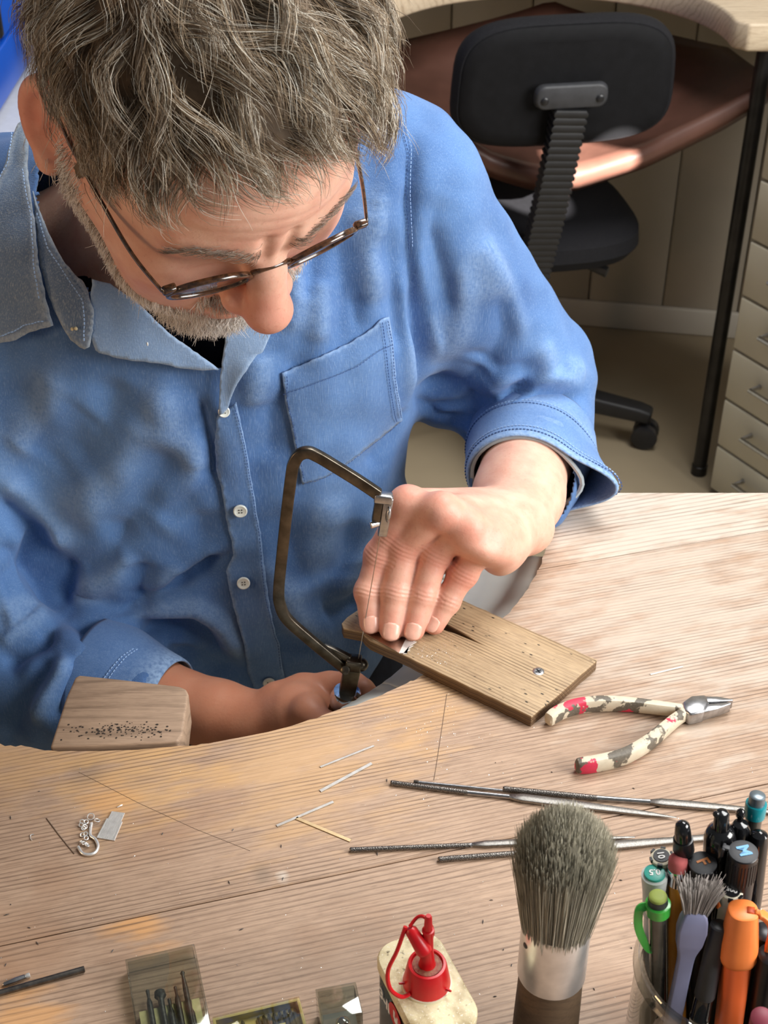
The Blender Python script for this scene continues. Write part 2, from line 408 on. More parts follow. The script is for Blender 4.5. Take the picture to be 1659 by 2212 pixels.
# pale skin hung under the cut-out
M_skin = pm('pale_sheet', srgb(222, 226, 220), .35, var=.03, scale=20)
idx = [i for i in range(len(cs)) if cs[i][1] < .925 and cs[i][0] > -.115]
rows = []
for i in idx:
    p = cs[i]; t = cs[min(i+1, len(cs)-1)] - cs[i-1]; t /= np.linalg.norm(t); nin = np.array([t[1], -t[0]])
    w = np.interp(p[0], [-.3, -.05, .04, .09, .13], [.02, .025, .04, .10, .125])
    rows.append([(*(p + nin*.0008), BZ-.030), (*(p + nin*.0012), BZ-.014), (*(p + nin*w*.35), BZ-.020), (*(p + nin*w*.7), BZ-.026), (*(p + nin*w), BZ-.030)])
V = [q for r in rows for q in r]; k = 5
F = [(i*k+j, i*k+j+1, (i+1)*k+j+1, (i+1)*k+j) for i in range(len(rows)-1) for j in range(k-1)]
sk = link('catch_sheet', mesh('catch_sheet', V, F), M_skin); tag(sk, 'smooth pale grey catch sheet fixed under the bench cut-out below the hand', 'catch sheet')
sm = sk.modifiers.new('thick', 'SOLIDIFY'); sm.thickness = .0012; sm.offset = -1

# ------------------------------------------------------------------ the bench behind
M_b2 = wood('pale_bench_wood', srgb(214, 198, 172), srgb(196, 176, 148), srgb(150, 126, 100), period=.01, rough=.5, gbump=.2)
b2 = empty('jewellers_bench', (.3, 2.6, 0), 'pale bench with a rounded cut-out standing against the back wall', 'workbench')
arc = [(.27 + .29*math.cos(g), 2.30 + .27*math.sin(g)) for g in np.linspace(0, math.pi, 33)]
poly = [(-.5, 2.29), (-.3, 2.29)] + [(-.025, 2.29)] + arc[::-1] + [(.565, 2.29)] + [(.574, 2.283), (.58, 2.275), (1.3, 2.275), (1.3, 2.73), (-.5, 3.04)]
poly = [p for i, p in enumerate(poly)]
MB().add(*prism(poly, .838, .883)).build('top', M_b2, b2, bevel=.005, seg=2, angle=.9)
M_leg = pm('dark_steel_tube', (.03, .028, .027), .32, .6, var=.25, scale=30)
for x, y in ((.619, 2.305), (-.45, 2.33), (1.25, 2.33), (-.45, 2.95), (1.25, 2.70)):
    MB().add(*lathe([(0, .0155), (.02, .0155), (.021, .0135), (.838, .0135)], (x, y, 0), (x, y, 1), 20)).build('leg', M_leg, b2)
# leather skin hanging under it
M_leather = pm('brown_leather', srgb(92, 62, 52), .38, var=.2, scale=14, bmp=.15)
S = np.linspace(0, 1, 33); T = np.linspace(0, 1, 13)
V = []; k = len(T)+2
for s in S:
    x = -.06 + .70*s
    zf = np.interp(s, [0, .2, .35, .46, .55, .72, .9, 1], [.80, .725, .655, .632, .632, .672, .735, .78])
    yf = 2.312 - .02*math.sin(math.pi*s); yb = 2.64
    zb = .815 - .16*abs(s-.52)**.8
    fr = [(x, yf+.012, zf-.042), (x, yf-.004, zf-.02)]
    pts = fr
    for t in T:
        z = zf*(1-t) + zb*t - .055*math.sin(math.pi*t)*math.sin(math.pi*s)**.7
        pts.append((x, yf + (yb-yf)*t, z))
    V += pts
F = [(i*k+j, i*k+j+1, (i+1)*k+j+1, (i+1)*k+j) for i in range(len(S)-1) for j in range(k-1)]
le = link('leather_skin', mesh('leather_skin', V, F), M_leather); tag(le, 'brown leather skin slung under the cut-out of the bench behind the chair', 'leather skin')
sm = le.modifiers.new('thick', 'SOLIDIFY'); sm.thickness = .002

# drawer pedestal at the right
M_cream = pm('cream_lacquer', srgb(206, 200, 180), .4, var=.03, scale=12)
pd = empty('drawer_cabinet', (.85, 2.25, 0), 'cream drawer pedestal with bar handles right of the dark steel leg', 'drawer cabinet')
e1 = np.array([.53, -.848, 0]); e2 = np.array([.848, .53, 0]); P0 = np.array([.636, 2.245, 0]); up = np.array([0, 0, 1.0])
MB().add(*box(P0 + e1*.21 + e2*.215 + up*.41, (.42, .42, .82), (e1, e2, up))).build('carcass', M_cream, pd, bevel=.004)
zs = [.012, .112, .214, .318, .424, .53, .64, .81]
for z0, z1 in zip(zs[:-1], zs[1:]):
    d = MB().add(*box(P0 + e1*.21 + e2*(-.004) + up*(z0+z1)/2, (.416, .018, z1-z0-.005), (e1, e2, up))).build('drawer', M_cream, pd, bevel=.003)
    c = P0 + e1*.13 - e2*.013 + up*((z0+z1)/2 + .012)
    MB().add(*tube([c - e1*.05, c - e1*.05 - e2*.025, c + e1*.05 - e2*.025, c + e1*.05], .0045, 8)).build('handle', M_steel, d)

# storage along the left
M_blue = pm('blue_enamel', srgb(22, 84, 190), .3, var=.08, scale=6)
cc = empty('storage_counter', (-.9, 2.4, 0), 'cream base unit with a pale metal-edged top at the far left', 'cabinet')
MB().add(*box((-.86, 2.35, .355), (.56, 1.1, .71))).build('body', M_cream, cc, bevel=.004)
MB().add(*box((-.855, 2.35, .73), (.57, 1.12, .036))).build('top', pm('pale_metal_edge', srgb(215, 218, 220), .3, .2, var=.05), cc, bevel=.006)
bc = empty('blue_cabinet', (-.9, 2.4, .75), 'bright blue metal cabinet standing on the counter at the far left', 'cabinet')
MB().add(*box((-.88, 2.4, 1.10), (.50, .98, .70))).build('body', M_blue, bc, bevel=.004)
for (y0, y1, z0, z1) in ((1.93, 2.87, .762, .842), (1.93, 2.285, .85, 1.10), (2.312, 2.87, .85, 1.10), (1.93, 2.87, 1.11, 1.44)):
    MB().add(*box((-.625, (y0+y1)/2, (z0+z1)/2), (.02, y1-y0, z1-z0))).build('door', M_blue, bc, bevel=.003)
MB().add(*box((-.619, 2.2985, .975), (.012, .022, .24))).build('handle', M_black, bc, bevel=.002)

# ------------------------------------------------------------------ the office chair
M_cfab = pm('black_upholstery', (.010, .010, .012), .8, var=.3, scale=400, bmp=.3, spec=.2)
M_cpl = pm('chair_plastic', (.011, .011, .012), .5, var=.2, scale=40)
ch = empty('office_chair', (.25, 2.486, 0), 'black swivel office chair with low rounded backrest seen from behind', 'chair')
cy = math.radians(9.2); cf = np.array([-math.sin(cy), math.cos(cy), 0]); cr = np.array([math.cos(cy), math.sin(cy), 0])
bc0 = np.array([.292, 2.235, .80]); tilt = math.radians(8)
bu = up*math.cos(tilt) - cf*math.sin(tilt)*0.4; bu /= np.linalg.norm(bu); bn = np.cross(cr, bu)
def superell(w, h, e, n=56): return [(w/2*abs(math.cos(g))**e*math.copysign(1, math.cos(g)), h/2*abs(math.sin(g))**e*math.copysign(1, math.sin(g))) for g in np.linspace(0, 2*math.pi, n+1)[:-1]]
def cushion(rings, n=56, e=.55):                            # rings: (offset along normal, width, height)
    V = []; F = []
    for off, w, h in rings:
        for x, y in superell(w, h, e, n):
            V.append(bc0 + cr*x*(1 - .07*y/h) + bu*y + bn*(off - .22*x*x))
    for j in range(len(rings)-1):
        for i in range(n): F.append((j*n+i, j*n+(i+1) % n, (j+1)*n+(i+1) % n, (j+1)*n+i))
    F.append(tuple(range(n))[::-1]); F.append(tuple(range((len(rings)-1)*n, len(rings)*n))); return V, F
sgn = 1 if bn @ cf > 0 else -1
MB().add(*cushion([(sgn*-.004, .352, .198), (sgn*.006, .366, .212), (sgn*.02, .366, .212), (sgn*.04, .35, .195), (sgn*.05, .30, .14)])).build('backrest', M_cfab, ch)
shell = MB().add(*cushion([(sgn*-.013, .30, .150), (sgn*-.011, .335, .185), (sgn*-.006, .346, .195), (sgn*-.002, .346, .195)])).build('back_shell', pm('back_shell_plastic', (.005, .005, .006), .75, var=.2, spec=.2), ch)
bk = bc0 - bu*.008 - cf*.02
brk = MB(); rr = rrect(.122, .042, .016)
brk.add([bk + cr*x + bu*y - cf*(.004) for x, y in rr] + [bk + cr*x*.94 + bu*y*.9 - cf*.018 for x, y in rr], prism(rr, 0, 1)[1])
bo = brk.build('bracket', M_darkgrey, ch, bevel=.003)
for sx in (-1, 1):
    c = bk + cr*sx*.045 - cf*.018 - bu*.004
    MB().add(*lathe([(0, .006), (.002, .006), (.003, .004)], c, c - cf*.01, 14)).build('screw', M_black, bo)
s0 = bk - bu*.02 - cf*.008; s1 = np.array([.262, 2.275, .445])
nrib = 26; P = []; R_ = []
st = MB()
for i in range(nrib*3+1):
    t = i/(nrib*3); p = s0 + (s1-s0)*t - cf*.008*math.sin(math.pi*t); P.append(p); R_.append(1.0 if i % 3 else .86)
st.add(*tube(P, R_, flat=(.056, .030), up=cr*0 + cf)).build('ribbed_strut', M_cpl, ch)
st2 = MB().add(*tube(spline([s1 + (s0-s1)*.04, s1 + up*(-.012) + cf*.03, s1 + cf*.12 + up*(-.02), (.252, 2.46, .428)], 5), 1.0, flat=(.05, .022), up=up)).build('arm', M_cpl, ch)
seat = MB(); n = 56; V = []; F = []
sc0 = np.array([.255, 2.455, .475])
for off, w, h in ((-.035, .30, .30), (-.03, .38, .36), (-.01, .405, .39), (.015, .40, .385), (.03, .36, .34), (.034, .2, .2)):
    for x, y in superell(w, h, .6, n): V.append(sc0 + cr*x + cf*y + up*(off + .1*max(0, -y-.1)**1.5))
for j in range(5):
    for i in range(n): F.append((j*n+i, j*n+(i+1) % n, (j+1)*n+(i+1) % n, (j+1)*n+i))
F.append(tuple(range(n))[::-1]); F.append(tuple(range(5*n, 6*n)))
seat.add(V, F).build('seat', M_cfab, ch)
MB().add(*box((.25, 2.47, .425), (.16, .18, .03))).build('mechanism', M_cpl, ch, bevel=.006)
MB().add(*tube([(.30, 2.40, .42), (.365, 2.36, .425), (.405, 2.34, .418)], [.006, .007, .011], 8)).build('lever', M_cpl, ch)
MB().add(*lathe([(0, .026), (.24, .026), (.242, .014), (.36, .014)], (.25, 2.486, .06), (.25, 2.486, 1), 20)).build('gas_lift', pm('dull_steel', (.4, .41, .42), .3, 1), ch)
base = MB().add(*lathe([(0, .03), (.0, .042), (.05, .04), (.055, .03)], (.25, 2.486, .06), (.25, 2.486, 1), 24)).build('hub', M_cpl, ch)
for k in range(5):
    g = math.radians(-16 + 72*k); d = np.array([math.cos(g), math.sin(g), 0]); o = np.array([.25, 2.486, 0])
    lg = MB().add(*tube([o + d*.03 + up*.092, o + d*.15 + up*.088, o + d*.27 + up*.075, o + d*.295 + up*.07], [1.15, 1.0, .85, .75], flat=(.046, .036))).build('base_leg', M_cpl, ch, bevel=.006)
    side = np.cross(up, d); c = o + d*.287 + up*.027
    w = MB()
    for sx in (-1, 1): w.add(*lathe([(0, .018), (.003, .026), (.017, .026), (.02, .02)], c + side*sx*.004, c + side*sx*.03, 20))
    w.add(*lathe([(0, .008), (.05, .008)], c, c + up, 10))
    w.build('caster', M_black, ch)
# ------------------------------------------------------------------ bench pin with its slot
pin_px = [(738, 1346), (750, 1333), (772, 1318), (800, 1301), (880, 1329), (946, 1355), (1000, 1375), (1041, 1392), (1012, 1374), (957, 1343), (905, 1314), (860, 1290), (872, 1250), (884, 1245),
          (985, 1290), (1130, 1354), (1290, 1425), (1222, 1486), (1148, 1548), (1000, 1477), (870, 1414), (800, 1383), (788, 1373), (783, 1365), (762, 1361), (742, 1357)]
PA = math.atan2(.768-.839, .1542-.055)                      # the pin's own direction
pin = empty('bench_pin', tuple(onz(1100, 1440, BZ)), 'worn plywood bench pin with a saw slot, jutting over the cut-out', 'bench pin')
def mk_plywood():
    m = wood('bench_pin_wood', srgb(194, 168, 132), srgb(160, 134, 102), srgb(84, 64, 47), period=.0030, spots=120, rough=.6, gbump=.9, warp=.0015, blotch=srgb(134, 110, 84))
    nt = m.node_tree; b = nt.nodes['Principled BSDF']; src = b.inputs['Base Color'].links[0].from_socket
    sep = nt.nodes.new('ShaderNodeSeparateXYZ'); L(nt, coords(nt), sep.inputs[0])
    ply = math_n(nt, 'FRACT', math_n(nt, 'MULTIPLY', math_n(nt, 'SUBTRACT', sep.outputs['Z'], BZ), 1/.0034))
    pr = ramp(nt, [(.0, srgb(108, 84, 58)), (.45, srgb(150, 124, 90)), (.52, srgb(92, 70, 50)), (.95, srgb(128, 104, 76))], ply, 'CONSTANT').outputs['Color']
    top = math_n(nt, 'GREATER_THAN', sep.outputs['Z'], PZ - .0012)
    L(nt, mix(nt, top, pr, src), b.inputs['Base Color']); return m
rot2 = lambda p: (p[0]*math.cos(PA) + p[1]*math.sin(PA), -p[0]*math.sin(PA) + p[1]*math.cos(PA))
pl2 = [rot2(onz(u, v, PZ)[:2]) for u, v in pin_px]
fine = []
for i in range(len(pl2)):
    a, b = np.array(pl2[i]), np.array(pl2[(i+1) % len(pl2)]); m = max(1, int(np.linalg.norm(b-a)/.006))
    for j in range(m): fine.append(tuple(a + (b-a)*j/m + (nr.normal(0, .00022, 2) if j else 0)))
bd = MB().add(*prism(fine, BZ+.0002, PZ)).build('board', mk_plywood(), None, bevel=.0009, seg=2, angle=1.0)
bd.rotation_euler = (0, 0, PA); bd.parent = pin; bd.matrix_parent_inverse = parent_world(pin).inverted()
c = onz(1163, 1450, PZ)
scw = MB().add(*lathe([(-.002, .0042), (0.0, .0042), (.0003, .0036), (.0002, .002)], c, c + np.array([0, 0, 1]), 20)).build('screw', M_steel, pin)
for g in (.5, .5 + math.pi/2):
    MB().add(*box(c + np.array([0, 0, .0003]), (.0045, .0009, .0003), ((math.cos(g), math.sin(g), 0), (-math.sin(g), math.cos(g), 0), (0, 0, 1)))).build('slot', M_black, scw, smooth=False)

# silver sheet under the fingers
sh = empty('silver_sheet', tuple(onz(840, 1385, PZ)), 'small polished silver sheet with a pale saw-toothed strip, held on the bench pin', 'silver sheet')
poly = [tuple(onz(u, v, PZ)[:2]) for u, v in ((783, 1367), (786, 1356), (800, 1338), (850, 1322), (897, 1340), (884, 1366), (862, 1412))]
MB().add(*prism(poly[::-1], PZ+.0002, PZ+.0008)).build('sheet', pm('polished_silver', (.80, .70, .60), .26, 1, var=.05, scale=90), sh, smooth=False)
ed = [(897, 1340), (925, 1352)]
tooth = []
for k in range(14):
    t = k/13; u = 917 + (872-917)*t; v = 1362 + (1416-1362)*t; tooth.append((u + (7 if k % 2 else -5), v + (-3 if k % 2 else 2)))
poly = [tuple(onz(u, v, PZ)[:2]) for u, v in [(884, 1366), (897, 1340), (925, 1352)] + tooth + [(862, 1412)]]
MB().add(*prism(poly[::-1], PZ+.0002, PZ+.0009)).build('toothed_strip', pm('pale_silver', (.88, .86, .82), .42, .35, var=.05, scale=200), sh, smooth=False)

# ------------------------------------------------------------------ piercing saw
YB = float(onz(786, 1370, PZ)[1])
sv = lambda u, v, dy=0: ony(u, v, YB + dy)
saw = empty('piercing_saw', tuple(sv(755, 1500)), 'dark steel piercing saw frame with a fine blade, held upright', 'saw')
M_saw = pm('browned_steel', (.11, .095, .075), .34, 1, var=.35, scale=90, bmp=.15)
fp = spline([sv(u, v) for u, v in ((818, 1068), (770, 1036), (715, 1002), (686, 985), (665, 977), (646, 983), (635, 1000), (630, 1022), (620, 1100), (609, 1200), (602, 1275), (605, 1306), (620, 1337), (665, 1378), (712, 1417), (752, 1449))], 6)
MB().add(*tube(fp, 1.0, flat=(.0082, .0052), up=(0, 1, 0))).build('frame', M_saw, saw, bevel=.0009, seg=2, angle=.9)
ya = (0, 1, 0); bl0, bl1 = sv(823, 1148), sv(773, 1430)
bd_ = (bl0-bl1)/np.linalg.norm(bl0-bl1); bx_ = np.cross((0, 1, 0), bd_)
c0 = sv(833, 1114)
uc = MB().add(*box(c0, (.0066, .0066, .033), (bx_, ya, bd_)))
uc.add(*box(sv(828, 1075), (.0125, .0074, .0068), (bx_, ya, bd_))).build('upper_clamp', M_steel, saw, bevel=.001)
MB().add(*box(sv(816, 1100), (.006, .0066, .019), (bx_, ya, bd_))).build('clamp_block', M_saw, saw, bevel=.001)
MB().add(*lathe([(0, .0026), (.006, .0026), (.0065, .0018)], sv(816, 1130, -.001), sv(800, 1134, -.004), 14)).build('clamp_screw', M_chrome, saw)
MB().add(*ball(sv(839, 1112, -.004), .0042, 12, (.5, .7, 1.5), (bx_, ya, bd_))).build('wing_nut', M_steel, saw)
MB().add(*tube([bl0 + bd_*.004, bl1 - bd_*.003], .00033, 5)).build('blade', pm('blade_steel', (.5, .42, .34), .35, 1), saw)
lc = MB().add(*box(sv(763, 1432), (.012, .011, .010), (bx_, ya, bd_)))
lc.add(*ball(sv(781, 1436), .0052, 12)).build('lower_clamp', M_saw, saw, bevel=.0012)
MB().add(*tube([sv(697, 1396, .006), sv(725, 1408, .004), sv(757, 1424)], [.9, 1, 1], flat=(.0062, .005), up=ya)).build('lever', M_saw, saw, bevel=.001)
MB().add(*lathe([(0, .0035), (.004, .0035), (.0045, .0025)], sv(748, 1447, -.004), sv(742, 1450, -.012), 12)).build('lever_screw', M_saw, saw)
sb0, sb1 = sv(762, 1440), sv(748, 1502)
sdir = (sb1-sb0)/np.linalg.norm(sb1-sb0)
MB().add(*tube([sb0, sb1], 1.0, flat=(.0125, .0085), up=ya)).build('stem', M_saw, saw, bevel=.001)
fe = sv(751, 1492)
MB().add(*lathe([(0, .006), (.001, .0105), (.006, .0122), (.014, .0118)], fe, fe + sdir, 24)).build('ferrule', M_chrome, saw)
MB().add(*lathe([(0, .0112), (.02, .0125), (.05, .0145), (.075, .0135), (.088, .009), (.092, .002)], fe + sdir*.0135, fe + sdir, 20)).build('handle', wood('handle_wood', srgb(150, 96, 56), srgb(120, 72, 40), srgb(80, 46, 26)), saw)

# ------------------------------------------------------------------ pliers
def mk_worn():
    m, nt, b = nodes('worn_pliers_grip'); v = coords(nt)
    cream = mix(nt, noise(nt, v, 120, 4), srgb(222, 212, 190), srgb(186, 172, 148))
    grey = mix(nt, noise(nt, v, 700, 3), srgb(120, 112, 98), srgb(72, 66, 58))
    c = mix(nt, ramp(nt, [(.52, (0,)*3), (.55, (1,)*3)], noise(nt, v, 65, 5)).outputs['Color'], cream, grey)
    red = ramp(nt, [(.585, (0,)*3), (.60, (1,)*3)], noise(nt, coords(nt, loc=(3.35, 1.2, .4)), 42, 4)).outputs['Color']
    L(nt, mix(nt, red, c, srgb(206, 48, 78)), b.inputs['Base Color']); b.inputs['Roughness'].default_value = .5
    bump(nt, b, noise(nt, v, 300, 4), .4, .0004); return m
M_worn = mk_worn()
plr = empty('pliers', tuple(onz(1400, 1590, BZ)), 'needle-nose pliers with worn cream and red grips, lying open', 'pliers')
def grip(px, sc):
    P = spline([onz(u, v, BZ+.0062) for u, v in px], 6); n = len(P)
    r = [np.interp(i/(n-1), [0, .03, .1, .5, 1], [.55, .9, 1.0, 1.0, .8])*sc for i in range(n)]
    V = []; F = []; m = 12
    for i in range(n):
        d = P[min(i+1, n-1)] - P[max(i-1, 0)]; X, Y, _ = frame(d)
        for k in range(m):
            g = 2*math.pi*k/m; cx = abs(math.cos(g))**.6*math.copysign(1, math.cos(g)); sy = abs(math.sin(g))**.6*math.copysign(1, math.sin(g))
            V.append(P[i] + r[i]*(.0041*cx*X + .0058*sy*Y))
    for i in range(n-1):
        for k in range(m): F.append((i*m+k, i*m+(k+1) % m, (i+1)*m+(k+1) % m, (i+1)*m+k))
    F += [tuple(range(m))[::-1], tuple(range((n-1)*m, n*m))]; return V, F
MB().add(*grip([(1183, 1556), (1205, 1541), (1245, 1526), (1300, 1520), (1360, 1522), (1430, 1530), (1482, 1536)], 1.0)).build('grip', M_worn, plr)
MB().add(*grip([(1243, 1655), (1285, 1650), (1345, 1635), (1395, 1608), (1432, 1578), (1462, 1553), (1490, 1537)], 1.05)).build('grip', M_worn, plr)
zc = BZ + .0062
def slab(px, z0, z1): return prism([tuple(onz(u, v, (z0+z1)/2)[:2]) for u, v in px][::-1], z0, z1)
MB().add(*slab([(1472, 1528), (1492, 1514), (1522, 1512), (1530, 1530), (1520, 1549), (1490, 1556), (1476, 1546)], zc-.0055, zc+.0055)).build('joint', M_steel, plr, bevel=.0015)
MB().add(*slab([(1516, 1513), (1548, 1513), (1582, 1519), (1582, 1522), (1545, 1525), (1520, 1527)], zc-.0042, zc+.0042)).build('jaw', M_steel, plr, bevel=.0008)
MB().add(*slab([(1516, 1530), (1545, 1528), (1577, 1526), (1578, 1529), (1548, 1540), (1518, 1548)], zc-.0042, zc+.0042)).build('jaw', M_steel, plr, bevel=.0008)

# ------------------------------------------------------------------ needle files
def mk_knurl():
    m, nt, b = nodes('knurled_steel'); v = coords(nt)
    vo = N(nt, 'ShaderNodeTexVoronoi', Scale=1400); L(nt, v, vo.inputs['Vector'])
    r = ramp(nt, [(.1, (.055, .05, .045)), (.7, (.26, .24, .22))], vo.outputs['Distance']); L(nt, r.outputs['Color'], b.inputs['Base Color'])
    b.inputs['Metallic'].default_value = 1; b.inputs['Roughness'].default_value = .42; bump(nt, b, vo.outputs['Distance'], .6, .0003); return m
M_knurl = mk_knurl()
M_blade = pm('file_steel', (.30, .285, .265), .36, 1, var=.25, scale=900, bmp=.35)
def needle(p0, p1, p2, p3, r, w, label, tip=.15, z=0):       # butt, end of knurling, shoulder, blade tip
    a, b, c, d = [onz(u, v, BZ + r + z) for u, v in (p0, p1, p2, p3)]
    t = empty('needle_file', tuple(a), label, 'file', 'needle files lying on the bench')
    ln = np.linalg.norm(b-a)
    MB().add(*lathe([(0, r*.6), (.0006, r*.95), (.0012, r), (ln, r)], a, b, 14)).build('knurled_handle', M_knurl, t)
    MB().add(*tube([b, b + (c-b)*.9, c], [r*.92, r*.86, r*.9], 12)).build('shaft', M_steel, t)
    n = 12; P = [c + (d-c)*i/n for i in range(n+1)]
    R_ = [np.interp(i/n, [0, .08, .35, .8, 1], [.6, 1, 1, .65, tip]) for i in range(n+1)]
    MB().add(*tube(P, R_, flat=(w, r*1.5))).build('blade', M_blade, t, bevel=.0003, seg=1)
    return t
needle((843, 1691), (1010, 1712), (1100, 1721), (1462, 1766), .0019, .0062, 'half-round needle file with a broad leaf-shaped blade, lying just above the big brush')
needle((1086, 1704), (1290, 1724), (1404, 1732), (1700, 1757), .0020, .0056, 'flat needle file running right behind the teal pen', tip=.6)
needle((755, 1836), (1015, 1826), (1020, 1825), (1372, 1808), .0017, .0046, 'slim needle file passing behind the brush bristles, butt end farthest left', tip=.25)
needle((946, 1857), (1110, 1844), (1180, 1839), (1570, 1806), .0019, .0066, 'flat needle file lying nearest the brush, butt left of the bristles', tip=.9)
a, b = onz(905, 1690, BZ+.0012), onz(1100, 1709, BZ+.0012)
t = empty('needle_file', tuple(a), 'thin round bright file tucked along the half-round one', 'file', 'needle files lying on the bench')
MB().add(*tube([a, (a+b)/2, b], [.0012, .0011, .0009], 10)).build('rod', M_steel, t)
MB().add(*lathe([(0, .0009), (.0005, .0014), (.003, .0014), (.0035, .0012)], a, a*2-b, 10)).build('butt', M_darksteel, t)

# ------------------------------------------------------------------ silver offcuts and the small finds
def strip(p0, p1, w, m, label, th=.0005):
    a, b = onz(*p0, BZ), onz(*p1, BZ); X, Y, D = frame(b-a)
    o = MB().add(*box((a+b)/2 + np.array([0, 0, th/2+.0002]), (w, th, np.linalg.norm(b-a)), (X, Y, D))).build('silver_strip', m, None, smooth=False)
    tag(o, label, 'metal strip', 'silver offcuts on the bench')
M_dullsil = pm('dull_silver', (.62, .60, .56), .4, .85, var=.12, scale=200)
M_brass = pm('pale_gold', (.80, .62, .36), .35, .9, var=.1, scale=200)
strip((692, 1658), (808, 1612), .0013, M_dullsil, 'thin dull silver strip lying farthest back of the offcuts')
strip((692, 1710), (803, 1650), .0022, M_dullsil, 'broad dull silver strip with a bright end, second from the cut-out')
strip((598, 1785), (720, 1733), .0018, M_dullsil, 'dull silver strip touching the end of the gold one')
strip((640, 1768), (757, 1817), .0022, M_brass, 'short pale gold strip slanting down right on the bench')
strip((1405, 1458), (1475, 1441), .0010, M_silver, 'tiny bright silver sliver right of the bench pin')
a = onz(190, 1843, BZ)
hk = empty('ear_hook', tuple(a), 'small silver hook with a cluster of fine rings lying left on the bench', 'jewellery')
MB().add(*tube(spline([onz(u, v, BZ+.0012) for u, v in ((198, 1778), (195, 1803), (206, 1813), (212, 1828), (206, 1841), (193, 1846), (178, 1843), (169, 1829))], 5), .0010, 10)).build('hook', M_silver, hk)
def torus(c, R_, r, tilt=0, az=0, n=14):
    ax = np.array([math.sin(tilt)*math.cos(az), math.sin(tilt)*math.sin(az), math.cos(tilt)]); X, Y, _ = frame(ax, (0, 1, 0))
    return tube([np.asarray(c) + R_*(X*math.cos(g) + Y*math.sin(g)) for g in np.linspace(0, 2*math.pi, n+1)[:-1]], r, 6, closed=True)
for i, (u, v, R_) in enumerate(((196, 1764, .0022), (210, 1772, .0017), (177, 1775, .0013), (186, 1775, .0013), (175, 1782, .0013), (183, 1786, .0014), (180, 1789, .0012), (178, 1803, .0013), (185, 1801, .0012), (186, 1810, .0013), (177, 1818, .0014), (181, 1821, .0013), (187, 1824, .0013), (189, 1826, .0012))):
    MB().add(*torus(onz(u, v, BZ + R_*.55 + .0006), R_, .00038, rng.uniform(.2, .9), rng.uniform(0, 6))).build('ring', M_silver, hk)
cp = [onz(u, v, BZ+.0005) for u, v in ((210, 1810), (246, 1816), (271, 1757), (240, 1753))]
wp = empty('silver_wire_panel', tuple(cp[0]), 'small silver panel of close-laid parallel wires beside the ear hook', 'jewellery')
for i in range(13):
    t = i/12; a = cp[0] + (cp[1]-cp[0])*t; b = cp[3] + (cp[2]-cp[3])*t
    if i in (0, 12): b = a + (b-a)*(.72 if i == 0 else .68)
    mb = MB().add(*tube([a + (b-a)*q/24 + np.array([0, 0, .00012*(q % 2)]) for q in range(25)], .00047 if i not in (0, 12) else .0006, 6))
    mb.build('wire', M_silver, wp)
cw = spline([onz(u, v, BZ+.0004) for u, v in ((73, 1802), (66, 1804), (66, 1811), (69, 1815))], 4)
tag(MB().add(*tube(cw, .0003, 6)).build('silver_curl', M_silver), 'tiny curled silver wire scrap left of the ear hook', 'wire scrap')
tag(MB().add(*tube([onz(253, 1744, BZ+.0004), onz(262, 1740, BZ+.0006), onz(265, 1738, BZ+.0004)], [.0003, .0006, .0002], 5)).build('silver_chip', M_silver), 'tiny bright silver chip just above the wire panel', 'metal scrap')
a, b = onz(-60, 2162, BZ+.0019), onz(183, 2093, BZ+.0019)
tag(MB().add(*lathe([(0, .0019), (np.linalg.norm(b-a)-.0004, .0019), (np.linalg.norm(b-a), .0015)], a, b, 14)).build('steel_rod', M_darksteel), 'dark round steel rod at the bottom left corner of the bench', 'rod')
a, b = onz(6, 2128, BZ+.0016), onz(64, 2106, BZ+.0016); lb = np.linalg.norm(b-a)
br = empty('drill_burr', tuple(a), 'short bright burr lying beside the steel rod', 'burr')
MB().add(*lathe([(0, .0006), (.001, .0014), (lb*.5, .0017), (lb*.82, .0015), (lb*.84, .0009)], a, b, 12)).build('head', M_steel, br)
MB().add(*lathe([(0, .0009), (lb*.05, .0015), (lb*.16, .0015), (lb*.18, .0009)], a + (b-a)*.84, b, 12)).build('collar', M_silver, br)
# splinters and dirt flecks, filings
mb = MB()
for k in range(42):
    u, v = rng.uniform(0, 1659), rng.uniform(1500, 2200); a = onz(u, v, BZ)
    if a[1] > .68: continue
    g = rng.uniform(0, 3.14); ln = rng.uniform(.0008, .0035); d = np.array([math.cos(g), math.sin(g), 0])
    mb.add(*tube([a + np.array([0, 0, .0003]), a + d*ln*.5 + np.array([0, 0, .0005]), a + d*ln + np.array([0, 0, .0003])], [.0001, .00035, .0001], 4))
o = mb.build('dark_splinters', M_darkgrey, None); tag(o, 'tiny dark splinters scattered over the bench', 'debris', kind='stuff')
mb = MB()
def speck(p, s):
    q = [p + nr.normal(0, s, 3)*np.array([1, 1, .3]) + np.array([0, 0, s*.5]) for _ in range(4)]; mb.add(q, [(0, 1, 2), (0, 2, 3), (0, 3, 1), (1, 3, 2)])
for k in range(900):
    if k % 3 == 0:
        u, v = rng.gauss(945, 40), rng.gauss(1415, 22)
        if u < 870 or v > 1366 + .475*(u-790) or v < 1352 + .375*(u-946) + 12: continue
        p = onz(u, v, PZ)
    else:
        p = onz(rng.gauss(940, 90), rng.gauss(1560, 70), BZ) if k % 3 == 1 else onz(rng.uniform(0, 1659), rng.uniform(1650, 2212), BZ)
        if p[1] > np.interp(p[0], cs[::-1, 0], cs[::-1, 1]) - .004: continue
    speck(p, rng.uniform(.00012, .0003))
o = mb.build('silver_filings', M_silver, None, smooth=False); tag(o, 'fine glinting silver filings sprinkled on the pin and the bench', 'filings', kind='stuff')
